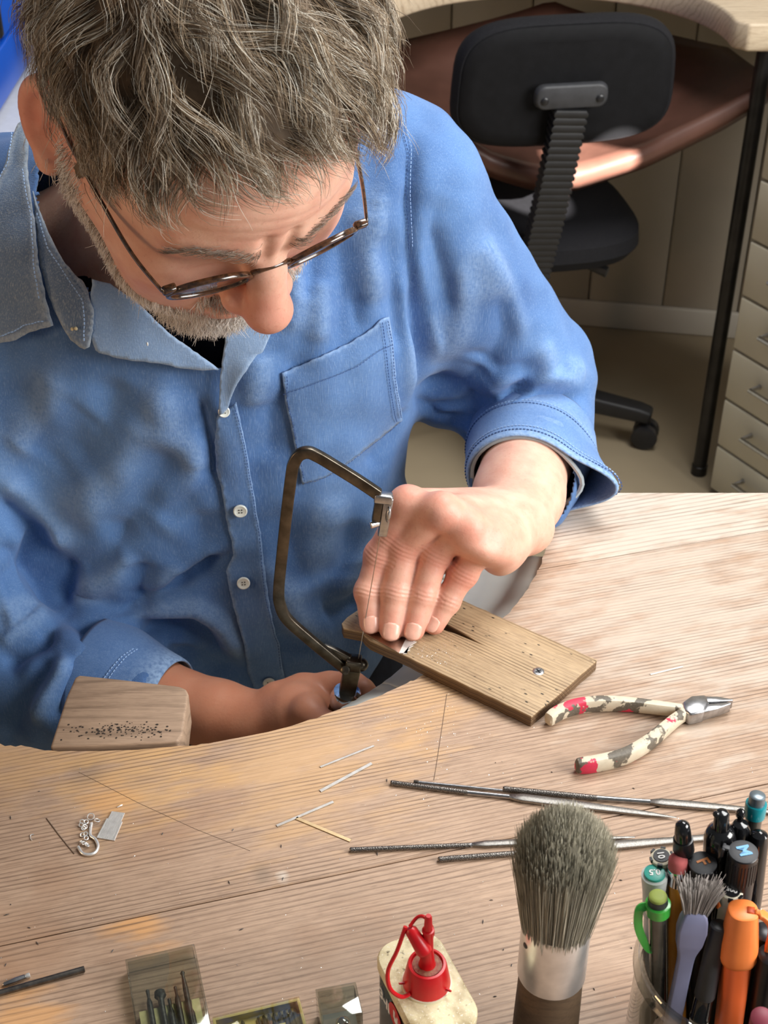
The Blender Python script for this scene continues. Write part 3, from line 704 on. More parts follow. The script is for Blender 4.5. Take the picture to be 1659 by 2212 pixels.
for px_, r_ in (([(965, 1500), (955, 1570), (943, 1650), (937, 1686)], .00022), ([(170, 1668), (300, 1735), (420, 1790), (540, 1838)], .00018), ([(100, 1768), (130, 1808), (160, 1845)], .0005)):
    MB().add(*tube([onz(u, v, BZ) for u, v in px_], r_, 4)).build('scratch', pm('dark_scratch', srgb(96, 78, 64), .8), wk)
# ------------------------------------------------------------------ oil can
up = np.array([0, 0, 1.0])
oc = np.array([.0215, .4405]); ol = np.array([.39, -.92]); ol /= np.linalg.norm(ol); ow = np.array([-ol[1], ol[0]])
oil = empty('oil_can', (oc[0], oc[1], BZ), 'flat black oil can with a dusty cream shoulder and red spout cap', 'oil can')
def oring(w, h, r): return [tuple(oc + ow*x + ol*y) for x, y in rrect(w, h, r, 6)]
def stack(levels):                                         # rounded rectangles one above the other
    V = []; F = []; n = None
    for z, w, h, r in levels:
        rg = oring(w, h, r); n = len(rg); V += [(p[0], p[1], z) for p in rg]
    for j in range(len(levels)-1):
        for i in range(n): F.append((j*n+i, j*n+(i+1) % n, (j+1)*n+(i+1) % n, (j+1)*n+i))
    F += [tuple(range(n))[::-1], tuple(range((len(levels)-1)*n, len(levels)*n))]; return V, F
OT = .966
MB().add(*stack([(BZ, .033, .059, .010), (BZ+.001, .034, .060, .011), (OT-.006, .034, .060, .011)])).build('body', pm('black_tin', (.013, .014, .013), .25, .3, var=.3, scale=30), oil)
m, nt, b = nodes('dusty_cream_plastic'); v = coords(nt)
c = mix(nt, ramp(nt, [(.45, (0,)*3), (.7, (1,)*3)], noise(nt, v, 90, 5)).outputs['Color'], srgb(232, 220, 180), srgb(170, 150, 108))
c = mix(nt, ramp(nt, [(.62, (0,)*3), (.68, (1,)*3)], noise(nt, v, 800, 2)).outputs['Color'], c, srgb(240, 232, 212))
c = mix(nt, ramp(nt, [(.64, (0,)*3), (.72, (1,)*3)], noise(nt, v, 260, 4)).outputs['Color'], c, srgb(96, 80, 58))
L(nt, c, b.inputs['Base Color']); b.inputs['Roughness'].default_value = .55; bump(nt, b, noise(nt, v, 900, 3), .5, .0003); M_cream_d = m
MB().add(*stack([(OT-.0075, .0352, .0612, .0115), (OT-.0065, .0362, .0622, .012), (OT-.002, .0362, .0622, .012), (OT-.0004, .0342, .0602, .011), (OT, .031, .057, .0095)])).build('shoulder', M_cream_d, oil)
M_red = pm('red_plastic', srgb(200, 16, 26), .35, var=.1, scale=60)
cz = np.array([oc[0], oc[1], OT])
MB().add(*lathe([(0, .0128), (.0012, .0128), (.0013, .0122)], cz, cz+up, 32)).build('collar', pm('cream_plastic', srgb(226, 218, 190), .4), oil)
cap = MB().add(*lathe([(.001, .0122), (.0145, .0100), (.0158, .0094), (.0160, .0082), (.0146, .0076), (.0146, .003)], cz, cz+up, 36)).build('cap', M_red, oil)
MB().add(*lathe([(0, .0074), (.0006, .0073), (.0008, .006)], cz + up*.0146, cz+up*2, 28)).build('cap_top', pm('dusty_red', srgb(168, 40, 38), .6, var=.4, scale=500, alt=srgb(150, 110, 80)), cap)
MB().add(*lathe([(0, .0046), (.003, .0038), (.012, .0030), (.026, .0026), (.0262, .0030), (.0275, .0030), (.0277, .0022), (.037, .0018), (.0382, .0013)], cz + up*.0146, cz+up*2, 20)).build('spout', M_red, oil)
tipc = cz + up*.0455 + np.array([-.0090, .0015, -.004]); tb = cz + up*.032 + np.array([-.0025, -.0035, 0])
dd = (tb-tipc)/np.linalg.norm(tb-tipc)
MB().add(*lathe([(0, .0020), (.0012, .0031), (.0135, .0041), (.0150, .0036)], tipc, tb, 20)).build('tip_cap', M_red, oil)
te = spline([tipc + up*.001, tipc + np.array([.004, .003, .0045]), cz + up*.046 + np.array([-.001, .003, .001]), cz + up*.038 + np.array([.0025, .002, 0]), cz + up*.031 + np.array([-.0005, -.0025, 0])], 6)
MB().add(*tube(te, .0009, 8)).build('tether', M_red, oil)
te = spline([tipc + up*.001 + np.array([-.002, 0, 0]), cz + np.array([-.0150, -.003, .030]), cz + np.array([-.0195, -.006, .018]), cz + np.array([-.0185, -.009, .008]), cz + np.array([-.013, -.010, .0025]), cz + np.array([-.0085, -.0085, .003])], 6)
MB().add(*tube(te, .0011, 8)).build('tether', M_red, oil)
for g in (-.6, 1.4, 3.4):
    d = np.array([math.cos(g), math.sin(g), 0]); MB().add(*tube([cz + d*.0115 + up*.004, cz + d*.0145 + up*.0045], [.0009, .0006], 6)).build('nub', M_red, cap)
# print on the face turned to the left
fn = np.array([-ow[0], -ow[1], 0]); fx = np.array([ol[0], ol[1], 0]); fo = np.array([oc[0], oc[1], 0]) + fn*.0172
def face_M(x, z, ang=0):
    X = fx*math.cos(ang) + up*math.sin(ang); Y = np.cross(fn, X)
    o_ = fo + fx*x + up*z
    return Matrix(((X[0], Y[0], fn[0], o_[0]), (X[1], Y[1], fn[1], o_[1]), (X[2], Y[2], fn[2], o_[2]), (0, 0, 0, 1)))
lt = link('lettering', text_mesh('3-IN-ONE', .0105, face_M(.002, OT-.023), bold=.0003), M_letterw, oil, smooth=False)
cc_ = fo + fx*.001 + up*(OT-.0185)
lg = MB().add(*lathe([(0, .0082), (.0003, .0082)], cc_ + fn*.0001, cc_ + fn, 32)).build('red_roundel', pm('red_print', srgb(206, 44, 52), .4), oil, smooth=False)
mk = MB()
for x, z, w, h in ((-.0012, .0015, .0018, .006), (.0012, -.0012, .0042, .0042), (.0026, .002, .0012, .003)): mk.add(*box(cc_ + fx*x + up*z + fn*.00045, (w, h, .0003), (fx, up, fn)))
mk.build('emblem', M_letterw, lg, smooth=False)

# ------------------------------------------------------------------ big standing brush
BX, BY = .0838, .440
bru = empty('stencil_brush', (BX, BY, BZ), 'big round brush with grey bristles and metal ferrule, standing bristles up', 'brush')
bp = lambda z: np.array([BX, BY, z])
MB().add(*lathe([(0, .0150), (.001, .0162), (.02, .0172), (.06, .0168), (.098, .0160)], bp(BZ), bp(2), 32)).build('handle', wood('walnut_handle', srgb(104, 84, 62), srgb(84, 66, 48), srgb(58, 44, 32), period=.006), bru)
MB().add(*lathe([(0, .0150), (.0002, .0168), (.001, .0171), (.041, .0169), (.0422, .0167), (.0424, .0158), (.040, .0157), (.030, .0157)], bp(.9755), bp(2), 40)).build('ferrule', pm('aluminium', (.80, .80, .80), .28, .8, var=.12, scale=70, bmp=.08), bru)
MB().add(*lathe([(0, .001), (.0005, .0017), (.001, .001)], bp(1.006) + np.array([-.0150, -.0070, 0]), bp(1.006) + np.array([-.03, -.014, 0]), 12)).build('rivet', M_darkgrey, bru)
def hairs(roots, mids, tips, r0, r1, nseg=4, sides=3):     # arrays (n,3): three-sided tapering hairs through root, mid, tip (quadratic)
    n = len(roots); t = np.linspace(0, 1, nseg+1)
    P = ((1-t)**2)[None, :, None]*roots[:, None] + (2*t*(1-t))[None, :, None]*mids[:, None] + (t**2)[None, :, None]*tips[:, None]
    return strands(P, np.interp(t, [0, 1], [r0, r1]), sides)
def strands(P, rad, sides=3):
    n, m, _ = P.shape
    D = np.gradient(P, axis=1); D /= np.linalg.norm(D, axis=2, keepdims=True)+1e-12
    A = np.cross(D, np.array([.31, .22, .93])); A /= np.linalg.norm(A, axis=2, keepdims=True)+1e-9; B = np.cross(D, A)
    rad = np.asarray(rad); rad = rad[None, :, None] if rad.ndim == 1 else rad[:, :, None]
    V = np.stack([P + rad*(A*math.cos(2*math.pi*k/sides) + B*math.sin(2*math.pi*k/sides)) for k in range(sides)], axis=2)   # n,m,s,3
    base = (np.arange(n)*m*sides)[:, None, None]; j = np.arange(m-1)[None, :, None]*sides; k = np.arange(sides)[None, None, :]; k2 = (k+1) % sides
    F = np.stack([base + j + k, base + j + k2, base + j + sides + k2, base + j + sides + k], axis=-1).reshape(-1, 4)
    return V.reshape(-1, 3), F
def strand_mesh(name, P, rad, mat, parent, cols=None, sides=3):
    V, F = strands(P, rad, sides); me = mesh(name, V, F)
    if cols is not None:
        at_ = me.color_attributes.new('strand', 'FLOAT_COLOR', 'POINT')
        c = np.repeat(np.concatenate([cols, np.ones((len(cols), 1))], 1), P.shape[1]*sides, axis=0); at_.data.foreach_set('color', c.ravel().astype(np.float32))
    o = link(name, me, mat, parent); return o
def strand_mat(name, rough=.4, spec=.4):
    m, nt, b = nodes(name); a_ = nt.nodes.new('ShaderNodeVertexColor'); a_.layer_name = 'strand'
    v = coords(nt); c = mix(nt, math_n(nt, 'MULTIPLY', noise(nt, v, 120), .14), a_.outputs['Color'], (.02, .018, .016))
    L(nt, c, b.inputs['Base Color']); b.inputs['Roughness'].default_value = rough; b.inputs['Specular IOR Level'].default_value = spec; return m
M_bris = strand_mat('bristle')
nb = 8500
rad = np.sqrt(nr.random(nb)); ang = nr.random(nb)*2*math.pi
ux, uy = rad*np.cos(ang), rad*np.sin(ang)
roots = np.stack([BX + ux*.0152, BY + uy*.0152, np.full(nb, 1.000)], 1)
flare = .0236
zt = 1.087 - .021*rad**2.4 + nr.normal(0, .0016, nb)
tips = np.stack([BX + ux*flare + nr.normal(0, .0012, nb), BY + uy*flare + nr.normal(0, .0012, nb), zt], 1)
mids = (roots+tips)/2 + np.stack([ux*-.0006, uy*-.0006, np.zeros(nb)], 1) + nr.normal(0, .0008, (nb, 3))
tt = np.linspace(0, 1, 6); Pb = ((1-tt)**2)[None, :, None]*roots[:, None] + (2*tt*(1-tt))[None, :, None]*mids[:, None] + (tt**2)[None, :, None]*tips[:, None]
cb = np.array(srgb(214, 208, 188))[None]*nr.uniform(.4, 1.2, (nb, 1))
o = strand_mesh('bristles', Pb, np.interp(tt, [0, .7, 1], [.00018, .00017, .00008]), M_bris, bru, cb); tag(o, kind='stuff'); o['label'] = 'dense grey brush bristles'

# ------------------------------------------------------------------ clear cases at the bottom
M_acr = thin('clear_acrylic', (.88, .90, .865), .08, 3.0)
M_acr2 = thin('yellowed_acrylic', (.95, .93, .80), .08, 3.0)
def hollow(P0, ax, ay, w, l, h, th):                        # clear lid: outer and inner skin, open below
    X = np.array([*ax, 0]); Y = np.array([*ay, 0]); c = np.array(P0) + X*w/2 + Y*l/2
    V = []
    for ww, ll, z in ((w, l, 0), (w, l, h), (w-2*th, l-2*th, 0), (w-2*th, l-2*th, h-th)):
        for i, j in ((-1, -1), (1, -1), (1, 1), (-1, 1)): V.append(c + X*i*ww/2 + Y*j*ll/2 + up*z)
    F = [(4, 5, 6, 7)] + [(i, (i+1) % 4, 4+(i+1) % 4, 4+i) for i in range(4)] + [(15, 14, 13, 12)] + [(8+(i+1) % 4, 8+i, 12+i, 12+(i+1) % 4) for i in range(4)] + [((i+1) % 4, i, 8+i, 8+(i+1) % 4) for i in range(4)]
    return V, F
fl_, fr_ = np.array([-.1489, .5091]), np.array([-.1102, .52])
bx = (fr_-fl_)/np.linalg.norm(fr_-fl_); by = np.array([bx[1], -bx[0]])          # by points toward the camera
bb_ = empty('burr_case', (*((fl_+fr_)/2), BZ), 'clear plastic case holding six dark burrs, at the bottom edge', 'case')
MB().add(*box(np.array([*(fl_ + bx*.020 + by*.050), BZ+.0030]), (.034, .036, .0050), (np.array([*bx, 0]), np.array([*by, 0]), up))).build('foam', pm('cream_foam', srgb(214, 205, 150), .8, bmp=.4, scale=200), bb_)
MB().add(*hollow((*fl_, BZ), bx, by, .0402, .071, .0125, .0011)).build('lid', M_acr, bb_, bevel=.0006, seg=2)
M_burr = pm('blackened_steel', (.10, .095, .09), .45, .8, var=.4, scale=500)
for x, y0, r, hd in ((.0095, .0200, .0011, 0), (.0160, .0225, .0030, 1), (.0205, .0290, .0011, 0), (.0250, .0220, .0010, 0), (.0305, .0135, .0013, 2), (.0315, .033, .0010, 0)):
    a = np.array([*(fl_ + bx*x + by*y0), BZ+.0075]); e = np.array([*(fl_ + bx*x + by*.064), BZ+.0075]); ln = np.linalg.norm(e-a)
    prof = {0: [(0, .0002), (.001, r), (.006, r*.7), (.009, .0016), (.012, .0017), (ln, .0017)], 1: [(0, .001), (.001, .003), (.004, .0034), (.006, .0018), (.012, .0017), (ln, .0017)], 2: [(0, .0006), (.001, .0014), (.002, .0011), (.0025, .0008), (.012, .0016), (ln, .0017)]}[hd]
    MB().add(*lathe(prof, a, e, 12)).build('burr', M_burr, bb_)
# drill case
fl2, fr2 = np.array([-.0955, .4735]), np.array([-.0482, .4867]); cx2 = (fr2-fl2)/np.linalg.norm(fr2-fl2); cy2 = np.array([cx2[1], -cx2[0]])
C3 = lambda x, y, z: np.array([*(fl2 + cx2*x + cy2*y), z])
ax2 = (np.array([*cx2, 0]), np.array([*cy2, 0]), up)
dc = empty('drill_case', tuple(C3(.024, .03, BZ)), 'yellowed flat case of fine steel drills with a cream label', 'case')
M_ytray = pm('yellowed_tray', srgb(222, 210, 158), .45, var=.06)
W2 = .0495
MB().add(*box(C3(W2/2, .030, BZ+.0015), (W2, .060, .002), ax2)).build('tray', M_ytray, dc)
for x in (.0008, W2-.0008): MB().add(*box(C3(x, .030, BZ+.0045), (.0016, .060, .006), ax2)).build('wall', M_ytray, dc)
MB().add(*box(C3(W2/2, .0008, BZ+.0045), (W2-.0034, .0016, .006), ax2)).build('wall', M_ytray, dc)
for i in range(15):
    x = .004 + i*.0030
    if 5 <= i <= 6: continue
    a, e = C3(x, .0035, BZ+.0040), C3(x, .045, BZ+.0040)
    MB().add(*lathe([(0, .0006), (.001, .0011), (.04, .0011)], a, e, 8)).build('drill', M_steel, dc)
MB().add(*box(C3(.030, .0185, BZ+.0078), (.017, .010, .0004), ax2)).build('label', pm('cream_label', srgb(232, 226, 196), .6), dc, smooth=False)
sq = [C3(.024 + .0022*t, .0165 + .0018*math.sin(t*2.2) + .0004*t, BZ+.0081) for t in np.linspace(0, 5.5, 40)]
MB().add(*tube(sq, .00022, 4)).build('scribble', M_darkgrey, dc)
MB().add(*box(C3(W2/2, .030, BZ+.0089), (W2, .060, .001), ax2)).build('lid', M_acr2, dc, bevel=.0003, seg=1)
# small clear box
P3 = np.array([-.0380, .4800]); x3 = np.array([.978, .208]); y3 = np.array([.208, -.978])
sb = empty('clear_box', (*(P3 + x3*.011 + y3*.011), BZ), 'small clear plastic box with a steel bead inside, beside the oil can', 'box')
MB().add(*hollow((*P3, BZ), x3, y3, .0228, .0205, .0255, .0011)).build('lid', M_acr, sb, bevel=.0016, seg=3)
MB().add(*box(np.array([*(P3 + x3*.0114 + y3*.01025), BZ+.0012]), (.020, .0178, .002), (np.array([*x3, 0]), np.array([*y3, 0]), up))).build('base', pm('grey_base', srgb(150, 146, 138), .4), sb)
MB().add(*ball(np.array([*(P3 + x3*.013 + y3*.0125), BZ+.0068]), .0045, 14)).build('bead', M_chrome, sb)

# ------------------------------------------------------------------ jar of pens
JC = np.array([.170, .442])
M_jar = thin('jar_glass', (.86, .89, .87), .10, 2.2, .02)
jar = empty('glass_jar', (*JC, BZ), 'clear glass jar crowded with pens at the bottom right corner', 'jar')
jp = [(0, .036), (.001, .0405), (.004, .0425), (.078, .0425), (.086, .0405), (.0905, .0405), (.0915, .0435), (.0935, .0445), (.0965, .0435), (.099, .0430), (.1005, .0418), (.1005, .0402), (.099, .0392), (.084, .0385), (.076, .0400), (.010, .0400), (.007, .038), (.0062, .001)]
Vj, Fj = lathe(jp, (*JC, BZ), (*JC, 2), 64)
MB().add(Vj, Fj).build('glass', M_jar, jar)
def pen(name, u, v, zt, base, parts, label, cat='pen', group='pens in the glass jar'):
    T = onz(u, v, zt + .022); B = np.array([JC[0]+base[0]*.85, JC[1]+min(base[1]+.008, .026), BZ+.0085]); ax = B-T; ln = np.linalg.norm(ax); ax /= ln
    t = empty(name, tuple(B), label, cat, group)
    made = []
    for nm, prof, mt in parts:
        pr = [((ln - .001 if q[0] is None else q[0]), q[1]*(1.0 if name == 'felt_pen' else 1.10)) for q in prof]
        made.append(MB().add(*lathe(pr, T, B, 24)).build(nm, mt, t))
    return t, T, ax, made
def disc_text(s, T, ax, size, angle, mat, par, off=.0004, bold=.0002):
    n_ = -ax; X = np.array([math.cos(math.radians(angle)), math.sin(math.radians(angle)), 0]); X -= n_*(X @ n_); X /= np.linalg.norm(X); Y = np.cross(n_, X); o_ = T + n_*off
    M_ = Matrix(((X[0], Y[0], n_[0], o_[0]), (X[1], Y[1], n_[1], o_[1]), (X[2], Y[2], n_[2], o_[2]), (0, 0, 0, 1)))
    return link('lettering', text_mesh(s, size, M_, .00012, bold), mat, par, smooth=False)
M_teal = pm('teal_plastic', srgb(20, 140, 150), .2, coat=.4); M_tealdisc = pm('teal_disc', srgb(60, 160, 145), .35, var=.05)
M_clear = pm('frosted_cap', srgb(206, 210, 206), .35, var=.04); M_olive = pm('olive_rubber', srgb(150, 164, 78), .6, var=.1)
M_green = pm('green_plastic', srgb(62, 168, 62), .25, var=.08, coat=.3); M_orange = pm('orange_plastic', srgb(250, 134, 62), .4, var=.05, alt=srgb(255, 142, 72))
M_orange2 = pm('orange_barrel', srgb(246, 112, 56), .4, var=.04); M_gold = pm('pale_brass', (.75, .66, .45), .25, 1)
M_lilac = pm('grey_lilac_plastic', srgb(132, 134, 164), .45, var=.06); M_pink = pm('pink_eraser', srgb(204, 104, 104), .8, var=.12, bmp=.2, scale=120)
M_ply = pm('pencil_yellow', srgb(206, 136, 40), .35); M_smoke = pm('smoky_barrel', srgb(66, 66, 60), .2, var=.3, coat=.5)
M_cream2 = pm('cream_disc', srgb(225, 218, 196), .35); M_print_o = pm('orange_print', srgb(232, 140, 60), .5); M_print_b = pm('blue_print', srgb(110, 170, 215), .5)
dome = lambda r, h, L_=None: [(0, .0003), (h*.12, r*.55), (h*.4, r*.85), (h, r)]
pen('felt_pen', 1637, 1716, 1.040, (.016, .012), [('button', [(0, .0030), (.0006, .0039), (.006, .0041)], pm('steel_blue_button', srgb(120, 132, 140), .3, .6)), ('collar', [(.0055, .0051), (.006, .0053), (.0135, .0052), (.014, .0046)], M_teal), ('barrel', [(.0135, .0041), (None, .0041)], M_smoke)],
    'teal-collared pen standing tallest at the right edge')
pen('ballpoint_pen', 1474, 1776, 1.036, (.0, .016), [('barrel', [(0, .0004), (.0005, .0018), (.002, .0031), (.008, .0037), (.05, .0054), (None, .0054)], M_blackgloss), ('clip', [(.012, .0040), (.0121, .0044), (.020, .0048), (.021, .0045)], M_black)],
    'glossy black pen with a narrow domed top, just right of the brush')
t, T, ax, _ = pen('retractable_pen', 1560, 1752, 1.040, (.008, .014), [('plunger', [(0, .0004), (.0006, .0024), (.002, .0032), (.012, .0036)], M_blackgloss), ('barrel', [(.011, .003), (.013, .0058), (.018, .0072), (.030, .0070), (None, .0060)], M_blackgloss)],
    'glossy black retractable pen with a bulging shoulder behind the M cap')
MB().add(*ball(T + np.array([-.0030, -.001, -.001]), .0017, 10)).build('nub', M_blackgloss, t)
t, T, ax, _ = pen('retractable_pen', 1600, 1776, 1.030, (.020, .018), [('barrel', [(0, .0005), (.001, .0032), (.004, .0044), (.012, .0048), (None, .0046)], M_blackgloss)], 'glossy black pen with a round top tucked right of the bulging one')
MB().add(*ball(T + np.array([.0003, .0035, .0020]), .0024, 10, (1, 1, 1.4))).build('clip_root', M_blackgloss, t)
pen('ballpoint_pen', 1642, 1796, 1.028, (.020, .002), [('cap', [(0, .0004), (.0006, .002), (.002, .0036), (.006, .0043), (.04, .0052), (None, .0052)], M_blackgloss)], 'black domed pen below the teal-collared one at the right edge')
def capped(u, v, z, base, r, txt, ang, pmat, label, size):
    t, T, ax, md = pen('marker', u, v, z, base, [('cap', [(0, r*.9), (.0008, r), (.034, r*1.02), (.035, r*.9)], M_black), ('barrel', [(.034, r*.86), (None, r*.86)], M_black)], label, 'marker')
    r *= 1.10
    MB().add(*lathe([(-.0003, r*.70), (.0002, r*.98), (.0004, r)], T - ax*.0004, T, 28)).build('cap_rim', M_darkgrey, md[0])
    d = np.array([-.85, .35, 0]); c = T + d*(r*1.25)
    MB().add(*box(T + d*r*1.2 + ax*.0008, (.0050, .0032, .0016), (d, np.cross((0, 0, 1), d), up))).build('clip_root', M_darkgrey, md[0], bevel=.0004)
    MB().add(*box(T + d*r*1.45 + ax*.0030, (.0016, .0050, .0055), (d, np.cross((0, 0, 1), d), up))).build('clip', M_darkgrey, md[0], bevel=.0004)
    for k in range(28):
        g = 2*math.pi*k/28; X, Y, _ = frame(ax); q = X*math.cos(g) + Y*math.sin(g)
        MB().add(*tube([T + ax*.004 + q*r*1.0, T + ax*.018 + q*r*1.01], .0003, 4)).build('rib', M_black, md[0])
    disc_text(txt, T, ax, size, ang, pmat, md[0], .0009); return t
capped(1606, 1840, 1.028, (.012, .006), .0064, 'M', -78, M_print_b, 'black marker whose cap end reads M in pale blue', .0085)
capped(1518, 1864, 1.014, (.0, .020), .0063, 'F', -70, M_print_o, 'black marker whose cap end reads F in orange', .0085)
def fineliner(u, v, z, base, txt, ang, label, size):
    t, T, ax, md = pen('fineliner', u, v, z, base, [('cap', [(0, .0042), (.0006, .0049), (.003, .0050), (.0032, .0046), (.030, .0048)], M_cream2), ('barrel', [(.029, .0044), (None, .0044)], pm('cream_barrel', srgb(196, 184, 150), .4))], label, 'pen')
    MB().add(*lathe([(-.0002, .0040), (.0003, .0041)], T - ax*.0003, T, 24)).build('cap_disc', M_black, md[0])
    for k in range(6):
        g = k*math.pi/3 + .3; X, Y, _ = frame(ax); q = X*math.cos(g) + Y*math.sin(g); w_ = np.cross(ax, q)
        MB().add(*box(T + q*.0054 + ax*.0009, (.0011, .0024, .0022), (q, w_, ax))).build('notch', M_black, md[0], smooth=False)
    disc_text(txt, T, ax, size, ang, M_letterw, md[0], .0008, .00012); return t, T, ax
fineliner(1429, 1849, 1.008, (-.016, .028), '01', 92, 'fineliner with a cream notched cap end reading 01, behind the pink eraser', .0046)
t, T, ax = fineliner(1581, 1923, 1.006, (.010, .012), '005', 155, 'fineliner with a cream notched cap end reading 005, behind the highlighter', .0036)
MB().add(*box(T + ax*.0085 + np.array([-.0070, -.002, 0]), (.0032, .002, .0055), ((.8, .3, .5), (-.3, .9, 0), (-.5, 0, .8)))).build('clip', M_gold, t, bevel=.0003)
t, T, ax, md = pen('fineliner', 1414, 1888, 1.004, (-.028, .012), [('cap', [(0, .0048), (.0006, .0059), (.003, .0059), (.014, .0052), (.030, .0050)], M_clear), ('barrel', [(.029, .0044), (None, .0044)], M_white)], 'pale fineliner with a teal cap end reading 0.5', 'pen')
MB().add(*lathe([(-.0010, .0046), (-.0008, .0051), (.0004, .0053)], T - ax*.0004, T, 28)).build('cap_disc', M_tealdisc, md[0])
disc_text('0.5', T, ax, .0046, 178, M_letterw, md[0], .0016, .0001)
t, T, ax, md = pen('pencil', 1465, 1850, 1.016, (-.012, .004), [('eraser', [(0, .0012), (.0006, .0030), (.002, .0042), (.008, .0045)], M_pink), ('ferrule', [(.0075, .0046), (.008, .0048), (.0095, .0046), (.0105, .0049), (.0115, .0046), (.018, .0047)], M_chrome), ('barrel', [(.0175, .0042), (None, .0042)], M_ply)], 'yellow pencil topped with a rounded pink eraser', 'pencil')
t, T, ax, md = pen('mechanical_pencil', 1421, 1933, 1.012, (-.026, -.012), [('button', [(0, .0022), (.0005, .0037), (.001, .0040), (.0022, .0041)], M_olive), ('button_base', [(.002, .0043), (.0065, .0044)], M_darkgrey), ('collar', [(.0058, .0046), (.0062, .0056), (.0125, .0054), (.013, .0046)], M_green), ('barrel', [(.0125, .0042), (None, .0042)], M_smoke)], 'green mechanical pencil with olive button, clip on its left', 'pencil')
q = spline([T + ax*.008 + np.array([-.0055, 0, 0]), T + ax*.010 + np.array([-.0092, -.001, 0]), T + ax*.022 + np.array([-.0098, -.0015, 0]), T + ax*.034 + np.array([-.0068, -.002, 0]), T + ax*.039 + np.array([-.0045, -.002, 0]), T + ax*.0375 + np.array([-.0022, -.002, 0])], 6)
MB().add(*tube(q, [np.interp(i/(len(q)-1), [0, .1, .5, .85, 1], [.9, 1, 1, .6, .4]) for i in range(len(q))], flat=(.0042, .0016), up=(0, -.8, .5))).build('clip', M_green, t, bevel=.0004)
# old toothbrush-like brush
A, Bq = onz(1503, 1965, 1.028), np.array([JC[0]-.027, JC[1]-.020, BZ+.010])
tb = empty('detail_brush', tuple(Bq), 'lilac-grey handled brush with splayed grey bristles, in the jar', 'brush', 'pens in the glass jar')
d = (Bq-A)/np.linalg.norm(Bq-A)
hp = [A, A + d*.006, A + d*.013, A + d*.022, A + d*.030, A + d*.045, Bq]
MB().add(*tube(spline(hp, 4), [np.interp(i/24, [0, .06, .167, .333, .5, .667, .83, 1], [.50, .82, 1.02, 1.12, .98, .68, .62, .70]) for i in range(25)], flat=(.0128, .0068), up=(0, -.8, .6))).build('handle', M_lilac, tb, bevel=.0018, seg=3, angle=.5)
X_, Y_, _ = frame(d, (0, -.8, .6)); nb = 520
uu, vv = nr.uniform(-1, 1, nb), nr.uniform(-1, 1, nb)
ro = A[None] + uu[:, None]*X_*.0055 + vv[:, None]*Y_*.002 + d*.003
ti = A[None] + uu[:, None]*X_*.0108 + vv[:, None]*Y_*.0045 - d*(.0165 + nr.normal(0, .0016, nb))[:, None] + nr.normal(0, .0009, (nb, 3))
mi = (ro+ti)/2 + uu[:, None]*X_*-.001
Pq = ((1-tt)**2)[None, :, None]*ro[:, None] + (2*tt*(1-tt))[None, :, None]*mi[:, None] + (tt**2)[None, :, None]*ti[:, None]
o = strand_mesh('bristles', Pq, np.interp(tt, [0, 1], [.00022, .00012]), M_bris, tb, np.array(srgb(214, 206, 200))[None]*nr.uniform(.5, 1.15, (nb, 1))); tag(o, kind='stuff'); o['label'] = 'splayed grey bristles'
# leaning dark pen, highlighter and a stub at the rim
A, Bq = onz(1556, 1996, 1.016), np.array([JC[0]-.016, JC[1]-.026, .902])
t = empty('gel_pen', tuple(Bq), 'dark grey pen leaning left with a clear end, under the highlighter', 'pen', 'pens in the glass jar'); ln = np.linalg.norm(A-Bq)
cpn = MB().add(*lathe([(0, .0036), (.001, .0048), (.045, .0052), (.046, .0048)], A, Bq, 24)).build('cap', M_darkgrey, t)
MB().add(*lathe([(.045, .0046), (.058, .0046), (.0585, .0050), (.060, .0050)], A, Bq, 24)).build('grip', M_blackgloss, t)
MB().add(*lathe([(.0595, .0047), (ln, .0045)], A, Bq, 24)).build('barrel', M_clear, t)
MB().add(*lathe([(-.0004, .0022), (.0002, .0040)], A, Bq, 24)).build('end_ring', M_black, cpn)
A, Bq = onz(1606, 1964, 1.030), np.array([JC[0]+.006, JC[1]-.020, BZ+.009])
hl = empty('highlighter', tuple(Bq), 'orange highlighter with a chunky capped end and clip', 'highlighter', 'pens in the glass jar')
d = (Bq-A)/np.linalg.norm(Bq-A); X_, Y_, _ = frame(d, (1, 0, 0)); ln = np.linalg.norm(A-Bq)
def ov(levels, n=32):
    V = []; F = []
    for t_, a_, b_ in levels:
        for i in range(n):
            g = 2*math.pi*i/n; cx = abs(math.cos(g))**.8*math.copysign(1, math.cos(g)); sy = abs(math.sin(g))**.8*math.copysign(1, math.sin(g))
            V.append(A + d*t_ + X_*a_*cx + Y_*b_*sy)
    for j in range(len(levels)-1):
        for i in range(n): F.append((j*n+i, j*n+(i+1) % n, (j+1)*n+(i+1) % n, (j+1)*n+i))
    F += [tuple(range(n))[::-1], tuple(range((len(levels)-1)*n, len(levels)*n))]; return V, F
cp_ = MB().add(*ov([(0, .0062, .0062), (.0006, .0070, .0070), (.010, .0079, .0079), (.022, .0090, .0090), (.030, .0092, .0092), (.033, .0084, .0084), (.034, .0072, .0072)])).build('cap', M_orange, hl)
MB().add(*ov([(.033, .0070, .0070), (ln-.001, .0064, .0064)])).build('barrel', M_orange2, hl)
rx = np.array([1.0, -.25, 0]); rx -= d*(rx @ d); rx /= np.linalg.norm(rx); ry = np.cross(d, rx)
MB().add(*tube(spline([A + rx*.0050 + d*.0010, A + rx*.0098 + d*.0024, A + rx*.0132 + d*.0075, A + rx*.0138 + d*.018, A + rx*.0124 + d*.027], 6), [np.interp(i/24, [0, .3, .8, 1], [1, 1, .95, .6]) for i in range(25)], flat=(.0052, .0026), up=tuple(rx))).build('clip', M_orange, cp_, bevel=.0008)
